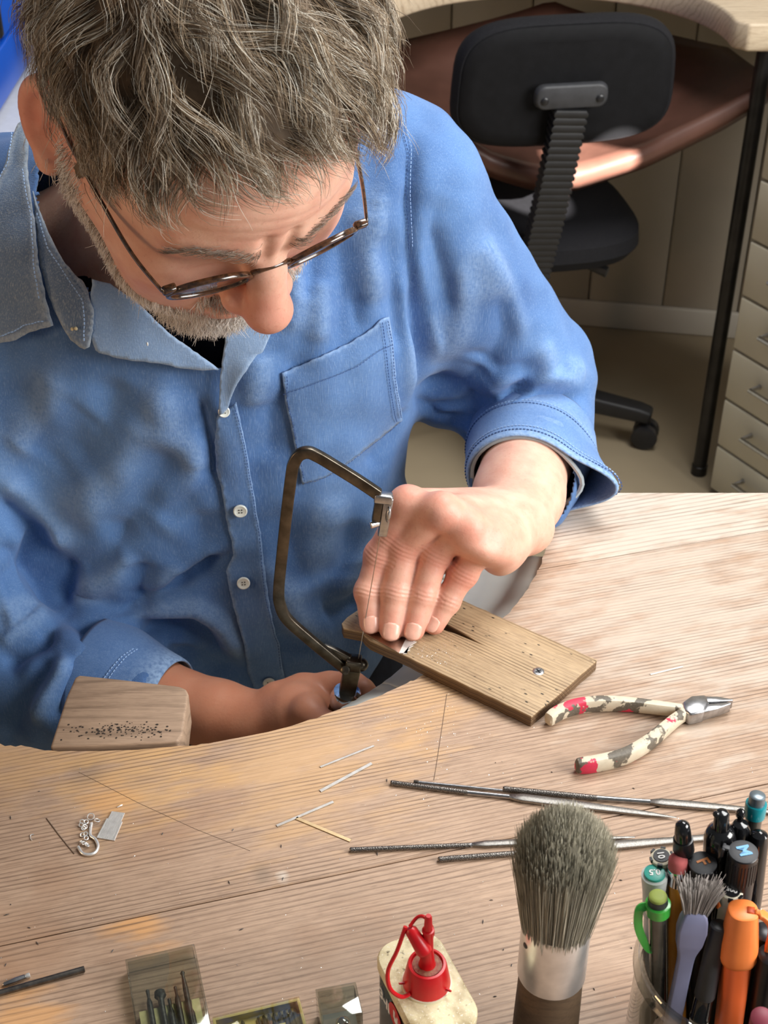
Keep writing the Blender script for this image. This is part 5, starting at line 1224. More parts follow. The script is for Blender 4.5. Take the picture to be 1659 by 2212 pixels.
FOLDS = [  # (course over the cloth, height in mm: + ridge - furrow, half width in mm)
    ([(1047, 801), (995, 833), (955, 828), (915, 835)], -6, 13), ([(1047, 850), (1086, 826), (1135, 822)], 4, 7), ([(1098, 842), (1130, 834)], -4, 5),
    ([(1051, 892), (1100, 882), (1152, 843), (1187, 819), (1240, 826)], 6, 8), ([(988, 896), (1044, 868), (1086, 862), (1152, 824)], -7, 7),
    ([(975, 915), (1065, 902), (1117, 883), (1170, 858), (1262, 858)], -9, 6), ([(1166, 745), (1187, 798)], 4, 10), ([(1215, 790), (1262, 800)], 4, 9),
    ([(960, 420), (930, 560), (915, 700)], -5, 16), ([(1000, 560), (985, 700), (950, 780)], 4, 16), ([(1080, 640), (1090, 720), (1060, 790)], -4, 13), ([(1040, 520), (1070, 640)], 3, 15),
    ([(1130, 900), (1200, 930), (1275, 1000)], 4, 10), ([(1060, 925), (1160, 930), (1250, 985)], -3, 7),
    ([(892, 300), (880, 420), (890, 560), (905, 700), (912, 850)], -6, 7),
    ([(790, 440), (800, 560), (806, 660)], 4, 13), ([(735, 520), (745, 650), (735, 740)], -4, 12), ([(690, 600), (690, 740)], 4, 11), ([(838, 470), (852, 640), (868, 760)], -4, 10),
    ([(650, 760), (585, 900), (590, 1000)], -4, 14), ([(560, 760), (555, 880)], 4, 14), ([(800, 1010), (850, 940), (878, 880)], -4, 16), ([(720, 1060), (690, 1180), (660, 1300)], 4, 20), ([(760, 1120), (740, 1250)], -4, 14),
    ([(0, 1068), (40, 1112), (78, 1150), (81, 1230), (101, 1284), (125, 1316)], -13, 10), ([(0, 1035), (60, 1100), (120, 1150), (140, 1190)], 6, 12),
    ([(142, 1300), (216, 1258), (294, 1200)], 6, 13), ([(304, 1216), (304, 1277), (284, 1304)], -7, 11), ([(253, 1325), (338, 1290), (422, 1245), (490, 1203)], -8, 7), ([(300, 1290), (400, 1230), (480, 1180)], 5, 10),
    ([(253, 1341), (338, 1321), (422, 1318), (473, 1351), (515, 1425)], 9, 11), ([(145, 1328), (253, 1363), (338, 1356), (405, 1353), (452, 1388), (500, 1450)], -12, 12),
    ([(321, 1149), (405, 1064), (440, 980)], 4, 22), ([(240, 1180), (330, 1060), (380, 960)], -5, 20), ([(150, 1130), (260, 1000), (310, 900)], 4, 24), ([(90, 1000), (200, 900)], -4, 22), ([(430, 1100), (440, 1180), (400, 1240)], -5, 16),
    ([(0, 1439), (84, 1385), (111, 1351)], -9, 9), ([(24, 1598), (51, 1507), (111, 1419)], -7, 10), ([(60, 1560), (120, 1460), (170, 1400)], 5, 10), ([(110, 1560), (160, 1480), (200, 1420)], -5, 8), ([(0, 1330), (60, 1310), (110, 1290)], 6, 14), ([(0, 1250), (50, 1230)], -6, 14),
    ([(1010, 760), (1080, 800), (1150, 790)], -3, 5), ([(1105, 900), (1180, 880), (1255, 880)], -4, 4), ([(1080, 860), (1140, 845), (1190, 835)], -4, 4), ([(930, 880), (985, 880), (1030, 850)], -5, 5), ([(1000, 940), (1010, 990), (1015, 1030)], -5, 6), ([(985, 935), (990, 1000)], 3, 6),
    ([(910, 560), (925, 660), (935, 760)], 4, 8), ([(945, 500), (965, 600), (975, 680)], -4, 7), ([(1060, 560), (1110, 660), (1130, 740)], 3, 9), ([(905, 860), (940, 900), (985, 912)], -4, 5),
    ([(620, 520), (640, 620), (625, 720)], 4, 9), ([(665, 470), (675, 560), (660, 650)], -4, 8), ([(770, 640), (775, 710)], -3, 6), ([(820, 420), (830, 520)], 3, 8), ([(870, 600), (880, 720), (890, 850)], 4, 7),
    ([(430, 860), (455, 960), (462, 1040)], -5, 6), ([(330, 840), (360, 930), (430, 1010)], 4, 14), ([(250, 820), (230, 920), (160, 1010)], -5, 18), ([(120, 800), (90, 900), (30, 980)], 4, 16),
    ([(470, 1205), (430, 1235), (380, 1262)], -4, 4), ([(350, 1130), (430, 1060), (455, 1000)], -4, 10), ([(280, 1130), (240, 1200), (180, 1240)], -4, 10), ([(150, 1210), (160, 1270), (135, 1300)], -5, 7),
    ([(380, 1400), (440, 1420), (490, 1470)], -5, 9), ([(330, 1375), (420, 1395), (480, 1440)], 4, 8), ([(0, 1180), (40, 1200), (80, 1250)], -5, 8), ([(0, 1390), (70, 1350), (110, 1320)], 5, 9), ([(140, 1400), (170, 1440), (165, 1490)], -4, 6), ([(600, 1380), (680, 1400), (740, 1460)], -4, 8), ([(800, 1100), (780, 1200), (740, 1300)], 4, 11), ([(850, 1070), (830, 1160)], -4, 9),
    ([(600, 1100), (640, 1200), (700, 1320)], -4, 18), ([(560, 1200), (640, 1330), (700, 1420)], 4, 14), ([(700, 1330), (780, 1290)], -5, 14)]
SN = vnormals(SV, SF); disp = np.zeros(len(SV))
for px_, h_, w_ in FOLDS:
    hp = [p for p, n in poly_hits(base_bvh, px_, 9)]
    if len(hp) < 2: continue
    w_ = w_*.001; Pm = np.array(hp); lo, hi = Pm.min(0)-w_*2.6, Pm.max(0)+w_*2.6
    ix = np.where(np.all((SV > lo) & (SV < hi), axis=1))[0]
    if len(ix) == 0: continue
    best = np.full(len(ix), 1e9); tt_ = np.zeros(len(ix))
    for i in range(len(Pm)-1):
        a, ab = Pm[i], Pm[i+1]-Pm[i]; t_ = np.clip(((SV[ix]-a) @ ab)/(ab @ ab+1e-12), 0, 1); d_ = np.linalg.norm(SV[ix]-a-t_[:, None]*ab, axis=1)
        q = d_ < best; best[q] = d_[q]; tt_[q] = (i+t_[q])/(len(Pm)-1)
    disp[ix] += h_*.0015*np.exp(-(best/w_)**(2 if h_ > 0 else 1.5))*np.minimum(1, np.minimum(tt_, 1-tt_)*5 + .35)
SV = SV + SN*disp[:, None]; SV = smooth_v(SV, SF, 1, .25)
# small random puckers
ph = nr.uniform(0, 6.28, (14, 3)); fr = nr.normal(0, 1, (14, 3)); fr = fr/np.linalg.norm(fr, axis=1, keepdims=True)*nr.uniform(60, 240, (14, 1))
SN = vnormals(SV, SF); pk = sum(np.sin(SV @ fr[i] + ph[i, 0]) for i in range(14))
SV = SV + SN*(pk*.00030)[:, None]
shirt_bvh = BVHTree.FromPolygons(SV.tolist(), SF.tolist())
# neck opening: the front falls open in a V, the back goes round the neck
Vc = SV[SF].mean(1)
def seen(P):                                               # where points of the garment lie as seen from the front
    q = P-CAM; d_ = q @ FW; return 829.5 + FPX*(q @ RT)/d_, 1106 + FPX*(q @ DN)/d_
NECK = [(80, 300), (80, 440), (108, 535), (155, 600), (222, 645), (300, 700), (390, 760), (474, 812), (498, 730), (535, 650), (610, 560), (640, 450), (560, 200), (300, 120), (120, 230)]
su, sv_ = seen(Vc); cand = np.where((Vc[:, 1] < 1.10) & (Vc[:, 2] > 1.0) & (su > 80) & (su < 740) & (sv_ > 110) & (sv_ < 800))[0]
nk = np.zeros(len(Vc), bool); nk[cand] = [inpoly((su[i], sv_[i]), NECK) for i in cand]
rm = nk | ((np.hypot(Vc[:, 0]+.128, (Vc[:, 1]-1.045)) < .074) & (Vc[:, 2] > 1.1))
rm |= (np.linalg.norm(np.cross(Vc-LW, (LE-LW)/np.linalg.norm(LE-LW)), axis=1) < .043) & (((Vc-LW) @ (LE-LW)/np.linalg.norm(LE-LW)) < .082) & (Vc[:, 1] < .985) & (Vc[:, 0] > .05)
rd = (RW-RE)/np.linalg.norm(RW-RE)
rm |= (((Vc-RE) @ rd) > .68*np.linalg.norm(RW-RE)) & (np.linalg.norm(np.cross(Vc-RE, rd), axis=1) < .058) & (Vc[:, 1] < .885)
sme = mesh('shirt', SV, SF[~rm])
wear = np.zeros(len(SV)); at_ = sme.color_attributes.new('wear', 'FLOAT_COLOR', 'POINT')
w_v = np.clip(disp*90, 0, .35); at_.data.foreach_set('color', np.repeat(w_v[:, None], 4, 1).ravel().astype(np.float32))
SHIRT = link('shirt', sme, M_denim, PER); SHIRT['label'] = 'faded blue denim shirt with rolled-back cuffs'
SHIRT.data.update()
so = SHIRT.modifiers.new('cloth', 'SOLIDIFY'); so.thickness = .0012; so.offset = -1

def panel(name, px, off, mat, parent, step=9, thick=.0014, bvh=None, wear=.5, lift=None, label=None, wearw=12):
    """a piece of cloth lying on the shirt: outline as seen on the garment, laid onto its surface"""
    bvh = bvh or shirt_bvh; E = []
    for i in range(len(px)):
        a, b = px[i], px[(i+1) % len(px)]; m = max(1, int(math.hypot(b[0]-a[0], b[1]-a[1])/step))
        for j in range(m): E.append((a[0] + (b[0]-a[0])*j/m, a[1] + (b[1]-a[1])*j/m))
    pts = list(E); x0, x1 = min(p[0] for p in E), max(p[0] for p in E); y0, y1 = min(p[1] for p in E), max(p[1] for p in E)
    Ea = np.array(E); y = y0; r_ = 0
    while y < y1:
        x = x0 + (r_ % 2)*step/2
        while x < x1:
            if inpoly((x, y), E) and np.hypot(Ea[:, 0]-x, Ea[:, 1]-y).min() > step*.6: pts.append((x, y))
            x += step
        y += step; r_ += 1
    vo, eo, fo_, _, _, _ = delaunay_2d_cdt([Vector(p) for p in pts], [(i, (i+1) % len(E)) for i in range(len(E))], [], 1, 1e-4)
    V = []; wv = []; lastd = None
    for p in vo:
        q, n_ = hit(bvh, p[0], p[1])
        if q is None: q, n_ = at(p[0], p[1], lastd or 1.1), -ray(p[0], p[1])/np.linalg.norm(ray(p[0], p[1]))
        else: lastd = float((q-CAM) @ FW)
        if n_ @ ray(p[0], p[1]) > 0: n_ = -n_
        o_ = off if lift is None else off + lift(p[0], p[1])
        V.append(q + n_*o_); de = np.hypot(Ea[:, 0]-p[0], Ea[:, 1]-p[1]).min(); wv.append(wear*math.exp(-(de/wearw)**2) + .08)
    F = [list(f) for f in fo_ if inpoly((sum(vo[i][0] for i in f)/len(f), sum(vo[i][1] for i in f)/len(f)), E)]
    me = mesh(name, V, F)
    ca_ = me.color_attributes.new('wear', 'FLOAT_COLOR', 'POINT'); ca_.data.foreach_set('color', np.repeat(np.array(wv)[:, None], 4, 1).ravel().astype(np.float32))
    bm = bmesh.new(); bm.from_mesh(me); bmesh.ops.recalc_face_normals(bm, faces=bm.faces)
    if sum(f.normal.dot(Vector(CAM) - f.calc_center_median())*f.calc_area() for f in bm.faces) < 0: bmesh.ops.reverse_faces(bm, faces=bm.faces)
    for _ in range(2): bmesh.ops.smooth_vert(bm, verts=bm.verts, factor=.3, use_axis_x=True, use_axis_y=True, use_axis_z=True)
    bm.to_mesh(me); bm.free()
    o = link(name, me, mat, parent); sd_ = o.modifiers.new('thick', 'SOLIDIFY'); sd_.thickness = thick; sd_.offset = -1
    if label: o['label'] = label
    return o
def stitches(px, off, parent, mat=None, pitch=.0030, r=.00034, bvh=None, gap=.35, name='stitching'):
    bvh = bvh or shirt_bvh; hp = poly_hits(bvh, px, 4)
    if len(hp) < 3: return
    P = np.array([p + n*off*(1 if n @ (CAM-p) > 0 else -1) for p, n in hp])
    for _ in range(2): P[1:-1] = P[1:-1]*.5 + .25*(P[:-2]+P[2:])
    s_ = np.concatenate([[0], np.cumsum(np.linalg.norm(np.diff(P, axis=0), axis=1))]); mb = MB(); t = 0
    f = lambda x: np.array([np.interp(x, s_, P[:, i]) for i in range(3)])
    while t < s_[-1]-pitch:
        mb.add(*tube([f(t), f(t + pitch*(1-gap)/2), f(t + pitch*(1-gap))], r, 4)); t += pitch
    if mb.v: o = mb.build(name, mat or M_thread, parent); tag(o, kind='stuff'); o['label'] = 'line of small stitches'

# front band, pocket, collar, lapels
band = panel('button_band', [(468, 890), (466, 950), (470, 1010), (477, 1065), (492, 1140), (502, 1195), (488, 1232), (496, 1280), (508, 1340), (530, 1430), (558, 1520), (628, 1520), (612, 1440), (600, 1380), (585, 1300), (572, 1215), (560, 1130), (549, 1060), (538, 1000), (526, 930), (514, 860), (490, 880)], .0035, M_denim, SHIRT, wear=.55, wearw=8, label='buttoned front band')
stitches([(508, 870), (520, 930), (532, 1000), (543, 1060), (554, 1130), (566, 1215), (579, 1300), (594, 1380), (606, 1440)], .0048, band, M_thread_d)
M_btn = pm('pearl_button', srgb(226, 232, 226), .25, var=.1, scale=150, coat=.4)
for u, v, r_ in ((519, 1096, .0056), (525, 1253, .0054), (580, 1466, .0054), (483, 884, .0045)):
    p, n_ = hit(shirt_bvh, u, v)
    if n_ @ (CAM-p) < 0: n_ = -n_
    n_ = n_*.7 + .3*(CAM-p)/np.linalg.norm(CAM-p); n_ /= np.linalg.norm(n_); c = p + n_*.0054
    bt = MB().add(*lathe([(0, r_*.9), (.0006, r_), (.0015, r_), (.0020, r_*.86), (.0016, r_*.70), (.0015, r_*.1)], c, c + n_, 24)).build('button', M_btn, SHIRT)
    X, Y, _ = frame(n_)
    for i, j in ((-1, -1), (1, -1), (-1, 1), (1, 1)):
        q = c + n_*.0017 + (X*i + Y*j)*r_*.2; MB().add(*lathe([(0, r_*.11), (.0002, r_*.11)], q, q + n_, 8)).build('hole', M_darkgrey, bt, smooth=False)
pock = panel('chest_pocket', [(602, 802), (640, 788), (690, 765), (750, 738), (795, 710), (818, 686), (836, 680), (845, 740), (857, 840), (868, 905), (830, 935), (780, 975), (735, 1010), (700, 1032), (650, 1046), (640, 990), (622, 900)], .0030, M_denim, SHIRT, wear=.55, wearw=7, label='patch chest pocket')
stitches([(612, 845), (660, 830), (720, 806), (770, 785), (815, 752), (845, 742)], .0046, pock, M_thread_d)
stitches([(612, 808), (630, 900), (648, 990), (656, 1036)], .0046, pock, M_thread_d)
stitches([(828, 690), (838, 745), (850, 840), (860, 900)], .0046, pock, M_thread_d)
stitches([(818, 692), (826, 760), (838, 850), (848, 905)], .0046, pock, M_thread_d)
stitches([(656, 1038), (700, 1025), (735, 1003), (780, 967), (830, 927), (862, 902)], .0046, pock, M_thread_d)
lap_r = panel('lapel', [(640, 585), (592, 700), (555, 770), (520, 830), (486, 885), (470, 892), (470, 850), (474, 790), (484, 740), (486, 690), (540, 600)], .0085, M_denim_in, SHIRT, wear=.4, wearw=6, lift=lambda u, v: .006*np.interp(v, [600, 880], [1, 0]), label='open shirt front folded back')
lap_l = panel('lapel', [(205, 600), (250, 610), (300, 645), (370, 705), (430, 755), (478, 788), (440, 792), (380, 786), (330, 778), (270, 765), (215, 748), (200, 690)], .0080, M_denim_in, SHIRT, wear=.4, wearw=6, lift=lambda u, v: .005*np.interp(u, [215, 480], [1, .2]), label='open shirt front folded back')
stand = panel('collar_stand', [(92, 420), (100, 440), (128, 510), (160, 570), (196, 612), (212, 660), (215, 710), (210, 742), (200, 748), (170, 730), (145, 690), (125, 640), (105, 560), (90, 480)], .014, M_denim_c, SHIRT, wear=.8, wearw=9, label='grey-washed collar stand')
coll = panel('collar', [(60, 305), (78, 292), (94, 330), (92, 400), (98, 470), (112, 560), (128, 640), (138, 690), (100, 706), (50, 725), (0, 735), (-40, 740), (-60, 700), (-30, 560), (0, 450), (30, 360)], .018, M_denim_c, SHIRT, wear=.8, wearw=14, label='grey-washed collar leaf')
stitches([(52, 330), (25, 400), (5, 500), (2, 600), (8, 718), (60, 705), (128, 680)], .0205, coll, M_thread, r=.0005)
stitches([(84, 400), (92, 480), (106, 570), (122, 650)], .0205, coll, M_thread, r=.0005)
stitches([(104, 470), (130, 540), (165, 600), (196, 650), (202, 730)], .0165, stand, M_thread, r=.0005)
p, n_ = hit(shirt_bvh, 183, 697)
for du in (-4, 4):
    p, n_ = hit(shirt_bvh, 183+du, 697); n_ = n_ if n_ @ (CAM-p) > 0 else -n_; MB().add(*ball(p + n_*.017, .0014, 8)).build('knot', pm('cream_thread_%d' % (du+9), srgb(214, 200, 160), .7), stand)
MB().add(*ball(hit(shirt_bvh, 324, 737)[0] + np.array([0, -.0105, .003]), .0016, 8, (.5, .5, 1.4))).build('buttonhole_knot', M_white, lap_l)
# the collar going on round the back of the neck and down his left side
def drop(x, y, lo=1.10):
    p_, n_, _, _ = shirt_bvh.ray_cast(Vector((x, y, 1.5)), Vector((0, 0, -1))); return max(lo, p_[2]) if p_ is not None else lo
rowsC = []; cq = np.array([-.132, 1.035])
for g in np.linspace(math.radians(-16), math.radians(176), 40):
    q = np.array([math.cos(g), math.sin(g)]); fr_q = np.clip((g-math.radians(-16))/.5, 0, 1); wq = .030 + .022*fr_q
    ri = .080 + .006*(1-fr_q); zs_ = drop(*(cq + q*(ri+.012)))
    e_ = cq + q*(ri+.006+wq); ze = drop(*e_) + .007
    m_q = cq + q*(ri+.006+wq*.5); zm = max(drop(*m_q) + .010, (zs_+.024)*.45 + ze*.55)
    rowsC.append([(*(cq + q*ri), zs_+.004), (*(cq + q*(ri-.001)), zs_+.016), (*(cq + q*(ri+.002)), zs_+.023), (*(cq + q*(ri+.007)), zs_+.0235), (*m_q, zm), (*e_, ze)])
k = 6; V = [p_ for r_ in rowsC for p_ in r_]; F = [(i*k+j, i*k+j+1, (i+1)*k+j+1, (i+1)*k+j) for i in range(len(rowsC)-1) for j in range(k-1)]
cme = mesh('collar', V, F); ca_ = cme.color_attributes.new('wear', 'FLOAT_COLOR', 'POINT'); ca_.data.foreach_set('color', np.tile(np.repeat(np.array([.1, .2, .6, .5, .1, .7])[:, None], 4, 1), (len(rowsC), 1)).ravel().astype(np.float32))
cbk = link('collar', cme, M_denim_c, SHIRT); cbk['label'] = 'collar leaf round the back of the neck'
md_ = cbk.modifiers.new('t', 'SOLIDIFY'); md_.thickness = .0016; md_.offset = 0; md_ = cbk.modifiers.new('s', 'SUBSURF'); md_.levels = 1; md_.render_levels = 1
# sleeve seam stitching
stitches([(862, 262), (880, 330), (878, 420), (884, 540)], .0012, SHIRT, M_thread_d); stitches([(872, 262), (889, 330), (887, 420), (892, 540)], .0012, SHIRT, M_thread)

# ------------------------------------------------------------------ cuffs
def cuff(rings, name, mat, label, parent, wearrows):
    n = len(rings[0]); V = [q for r_ in rings for q in r_]; F = []
    for j in range(len(rings)-1):
        for i in range(n): F.append((j*n+i, j*n+(i+1) % n, (j+1)*n+(i+1) % n, (j+1)*n+i))
    me = mesh(name, V, F); ca_ = me.color_attributes.new('wear', 'FLOAT_COLOR', 'POINT'); ca_.data.foreach_set('color', np.repeat(np.repeat(np.array(wearrows), n)[:, None], 4, 1).ravel().astype(np.float32))
    o = link(name, me, mat, parent); s_ = o.modifiers.new('thick', 'SOLIDIFY'); s_.thickness = .0022; s_.offset = 0
    sb_ = o.modifiers.new('sub', 'SUBSURF'); sb_.levels = 1; sb_.render_levels = 1
    o['label'] = label; return o
def cring(c, ax_, rx, rz, n=44, flap=0, fa=0, wob=0):
    X, Y, D = frame(ax_); out = []
    for i in range(n):
        g = 2*math.pi*i/n; e = math.exp(-((math.atan2(math.sin(g-fa), math.cos(g-fa)))/.42)**2)
        out.append(np.asarray(c) + X*math.cos(g)*rx*(1 + flap*e) + Y*math.sin(g)*rz*(1 + flap*e*.6) + D*wob*math.sin(3*g))
    return out
dL = (LW-LE)/np.linalg.norm(LW-LE); X, Y, D = frame(dL); fa = 0 if X[0] > 0 else math.pi
pt_ = lambda t: LE + (LW-LE)*t
cufL = cuff([cring(pt_(.30), dL, .0545, .050), cring(pt_(.42), dL, .0535, .048, flap=.06, fa=fa), cring(pt_(.52), dL, .0510, .0455, flap=.25, fa=fa), cring(pt_(.62), dL, .0475, .0425, flap=.62, fa=fa), cring(pt_(.665), dL, .0460, .0410, flap=.75, fa=fa), cring(pt_(.670), dL, .0445, .0395, flap=.74, fa=fa)],
            'cuff', M_denim, 'turned-back unbuttoned cuff', SHIRT, [.1, .35, .1, .25, .8, .9])
MB().add(*tube(cring(pt_(.655), dL, .0425, .0375, flap=.15, fa=fa), .0022, 6, closed=True)).build('cuff_lining', denim('pale_cuff_lining', srgb(178, 192, 200), srgb(160, 176, 186), srgb(205, 214, 218)), cufL)
rt = lambda t: RE + (RW-RE)*t
cufR = cuff([cring(rt(.44), rd, .053, .056), cring(rt(.54), rd, .0485, .0505), cring(rt(.62), rd, .0400, .0405), cring(rt(.695), rd, .0365, .0360), cring(rt(.71), rd, .0345, .0340)], 'cuff', M_denim, 'rolled cuff behind the wooden peg', SHIRT, [.1, .1, .2, .8, .9])
cb_ = lambda o: BVHTree.FromPolygons([tuple(v_.co) for v_ in o.data.vertices], [tuple(p_.vertices) for p_ in o.data.polygons])
cl_ = cb_(cufL); cr_ = cb_(cufR)
def ring_stitch(ring, parent, mat, pitch=.003, r=.0005):
    P = np.array(list(ring) + [ring[0]]); s_ = np.concatenate([[0], np.cumsum(np.linalg.norm(np.diff(P, axis=0), axis=1))]); mb = MB(); t = 0
    f = lambda x: np.array([np.interp(x, s_, P[:, i]) for i in range(3)])
    while t < s_[-1]-pitch: mb.add(*tube([f(t), f(t + pitch*.62)], r, 4)); t += pitch
    o = mb.build('stitching', mat, parent); tag(o, kind='stuff'); o['label'] = 'line of small stitches'
for t_, fl_q, rx_, rz_ in ((.43, .07, .0533, .0478), (.45, .10, .0530, .0474), (.64, .68, .0472, .0422), (.615, .60, .0482, .0432)):
    ring_stitch(cring(pt_(t_), dL, rx_+.0010, rz_+.0010, n=88, flap=fl_q, fa=fa), cufL, (M_thread, M_thread_d)[t_ in (.45, .64)])
for dv_ in (): stitches([(1040, 950+dv_), (1075, 932+dv_), (1120, 930+dv_), (1170, 945+dv_), (1230, 985+dv_), (1290, 1020+dv_), (1340, 1050+dv_)], .0016, cufL, (M_thread, M_thread_d)[dv_ > 0], bvh=cl_, r=.0005)
for dv_ in (0, 10): stitches([(216+dv_, 1478), (240+dv_, 1445), (262+dv_, 1420), (290+dv_, 1402)], .0016, cufR, M_thread, bvh=cr_, r=.0005)

# ------------------------------------------------------------------ trousers, shoes and stool, below the bench
bs = Solid((-.36, .80, .02), (.10, 1.30, .72), .008)
for s_ in (-1, 1):
    h_ = np.array([-.13 + s_*.085, 1.10, .60]); k_ = np.array([-.13 + s_*.13, .86 if s_ < 0 else .88, .52]); f_ = np.array([-.13 + s_*.14, .92, .09])
    bs.cone(h_, k_, .085, .066, .03).cone(k_, f_, .064, .050, .02)
bs.ell((-.13, 1.08, .63), (.165, .12, .09), .04)
V, F = bs.mesh(); F = outward(V, F); tr = link('trousers', mesh('trousers', V, F), pm('dark_trousers', (.03, .035, .05), .9, var=.2, scale=80, bmp=.2), PER)
for s_ in (-1, 1):
    f_ = np.array([-.13 + s_*.14, .90, .045]); MB().add(*ball(f_, .05, 14, (1, 2.2, .86))).build('shoe', M_black, PER)
st_ = empty('work_stool', (-.13, 1.12, 0), 'dark padded round stool beneath the seated person', 'stool')
MB().add(*lathe([(0, .15), (.01, .17), (.05, .17), (.06, .15)], (-.13, 1.12, .455), (-.13, 1.12, 1), 32)).build('seat', M_cfab, st_)
MB().add(*lathe([(0, .22), (.02, .21), (.03, .03), (.455, .025)], (-.13, 1.12, 0), (-.13, 1.12, 1), 24)).build('pedestal', M_cpl, st_)

# ------------------------------------------------------------------ spectacles
GY, GZ = .106, .003
M_tort = pm('tortoiseshell', srgb(26, 19, 15), .18, var=.5, scale=260, coat=.5, alt=srgb(92, 60, 38))
M_lens, nt, b = nodes('lens'); nt.nodes.remove(b)
tr_ = nt.nodes.new('ShaderNodeBsdfTransparent'); gs_ = nt.nodes.new('ShaderNodeBsdfGlossy'); gs_.inputs['Roughness'].default_value = .03; fr_n = sheen_fac(nt, .06)
mx_ = nt.nodes.new('ShaderNodeMixShader'); L(nt, math_n(nt, 'ADD', fr_n, math_n(nt, 'MULTIPLY', noise(nt, coords(nt), 60), .04)), mx_.inputs[0]); L(nt, tr_.outputs[0], mx_.inputs[1]); L(nt, gs_.outputs[0], mx_.inputs[2]); L(nt, mx_.outputs[0], nt.nodes['Material Output'].inputs['Surface'])
gl = empty('eyeglasses', tuple(hw((0, GY, GZ))), 'thin tortoiseshell spectacles low on the person\'s nose', 'glasses')
def rimpts(s_, k=1.0): return [(s_*(.0355 + k*.0235*math.cos(g)*(1.02)), GY - .0064*((.0355 + .0235*math.cos(g))/.06)**2 + .0028*k*math.sin(g), GZ + k*(.0180*math.sin(g) - .0012*math.cos(2*g))) for g in np.linspace(0, 2*math.pi, 41)[:-1]]
for s_ in (-1, 1):
    rp = rimpts(s_)
    MB().add(*tube([hw(p) for p in rp], 1.0, closed=True, flat=(.0027, .0036), up=tuple(HM[:, 1]))).build('rim', M_tort, gl, bevel=.0005, seg=1)
    c = hw(np.mean(rp, axis=0)); lp = [hw(p) for p in rimpts(s_, .97)]; fy = HM[:, 1]
    n = len(lp); V = [q + fy*.0005 for q in lp] + [q - fy*.0005 for q in lp] + [c + fy*.0011, c + fy*.0001]
    F = [(i, (i+1) % n, 2*n) for i in range(n)] + [(n+(i+1) % n, n+i, 2*n+1) for i in range(n)] + [((i+1) % n, i, n+i, n+(i+1) % n) for i in range(n)]
    MB().add(V, F).build('lens', M_lens, gl)
    MB().add(*box(hw((s_*.0605, GY-.0058, GZ+.0085)), (.0085, .0050, .0055), (HM[:, 0], HM[:, 1], HM[:, 2]))).build('end_piece', M_tort, gl, bevel=.0012)
    tp = spline([(s_*.0645, GY-.0055, GZ+.0088), (s_*.0720, GY-.030, GZ+.0105), (s_*.0770, .045, GZ+.0150), (s_*.0800, .010, .0185), (s_*.0800, -.006, .018), (s_*.079, -.020, .004), (s_*.078, -.028, -.014)], 6)
    MB().add(*tube([hw(p) for p in tp], [np.interp(i/(len(tp)-1), [0, .15, .6, 1], [.85, 1, 1, 1.1]) for i in range(len(tp))], flat=(.0018, .0034), up=tuple(HM[:, 2]))).build('temple', M_tort, gl, bevel=.0005, seg=1)
    MB().add(*ball(hw((s_*.0095, GY-.005, GZ-.003)), .0032, 10, (.4, .8, 1.5), (HM[:, 0], HM[:, 1], HM[:, 2]))).build('nose_pad', M_clear, gl)
bp_ = spline([hw(p) for p in ((-.0125, GY, GZ+.006), (-.006, GY+.001, GZ+.0095), (0, GY+.0015, GZ+.0105), (.006, GY+.001, GZ+.0095), (.0125, GY, GZ+.006))], 4)
MB().add(*tube(bp_, 1.0, flat=(.0030, .0030), up=tuple(HM[:, 1]))).build('bridge', M_tort, gl, bevel=.0006, seg=1)

# ------------------------------------------------------------------ hair, brows, beard
def sample(mask, n, V=HV, F=HF):
    c = V[F].mean(1); a = np.linalg.norm(np.cross(V[F[:, 2]]-V[F[:, 0]], V[F[:, 3]]-V[F[:, 1]]), axis=1)*mask(c)
    i = nr.choice(len(F), n, p=a/a.sum()); w = nr.random((n, 2)); q = V[F[i]]
    P = (q[:, 0]*(1-w[:, :1]) + q[:, 1]*w[:, :1])*(1-w[:, 1:]) + (q[:, 3]*(1-w[:, :1]) + q[:, 2]*w[:, :1])*w[:, 1:]
    return P, HN[F[i, 0]]
def sstep(x, a, b): t = np.clip((x-a)/(b-a), 0, 1); return t*t*(3-2*t)
def scalp(c):                                              # 1 where hair grows
    x, y, z = np.abs(c[:, 0]), c[:, 1], c[:, 2]
    zl = np.interp(y, [-.12, -.06, -.03, .0, .018, .030, .042, .060, .075, .10], [-.050, -.040, .004, .016, -.004, .022, .064, .090, .102, .106])
    zl = zl - .006*np.exp(-(x/.025)**2)*(y > .06)
    m_ = sstep(z, zl-.004, zl+.008)
    ear = np.exp(-((np.hypot(x-.088, 0)/.016)**2))*(np.abs(y+.012) < .03)*(np.abs(z) < .042); m_ = m_*(ear < .3)
    return m_*(x < .0805)
EC, ER = np.array([0, -.006, .043]), np.array([.077, .098, .090])
def elln(p): g = (p-EC)/ER**2; return g/(np.linalg.norm(g, axis=-1, keepdims=True)+1e-9)
def ellh(p): return (np.linalg.norm((p-EC)/ER, axis=-1)-1)*.088
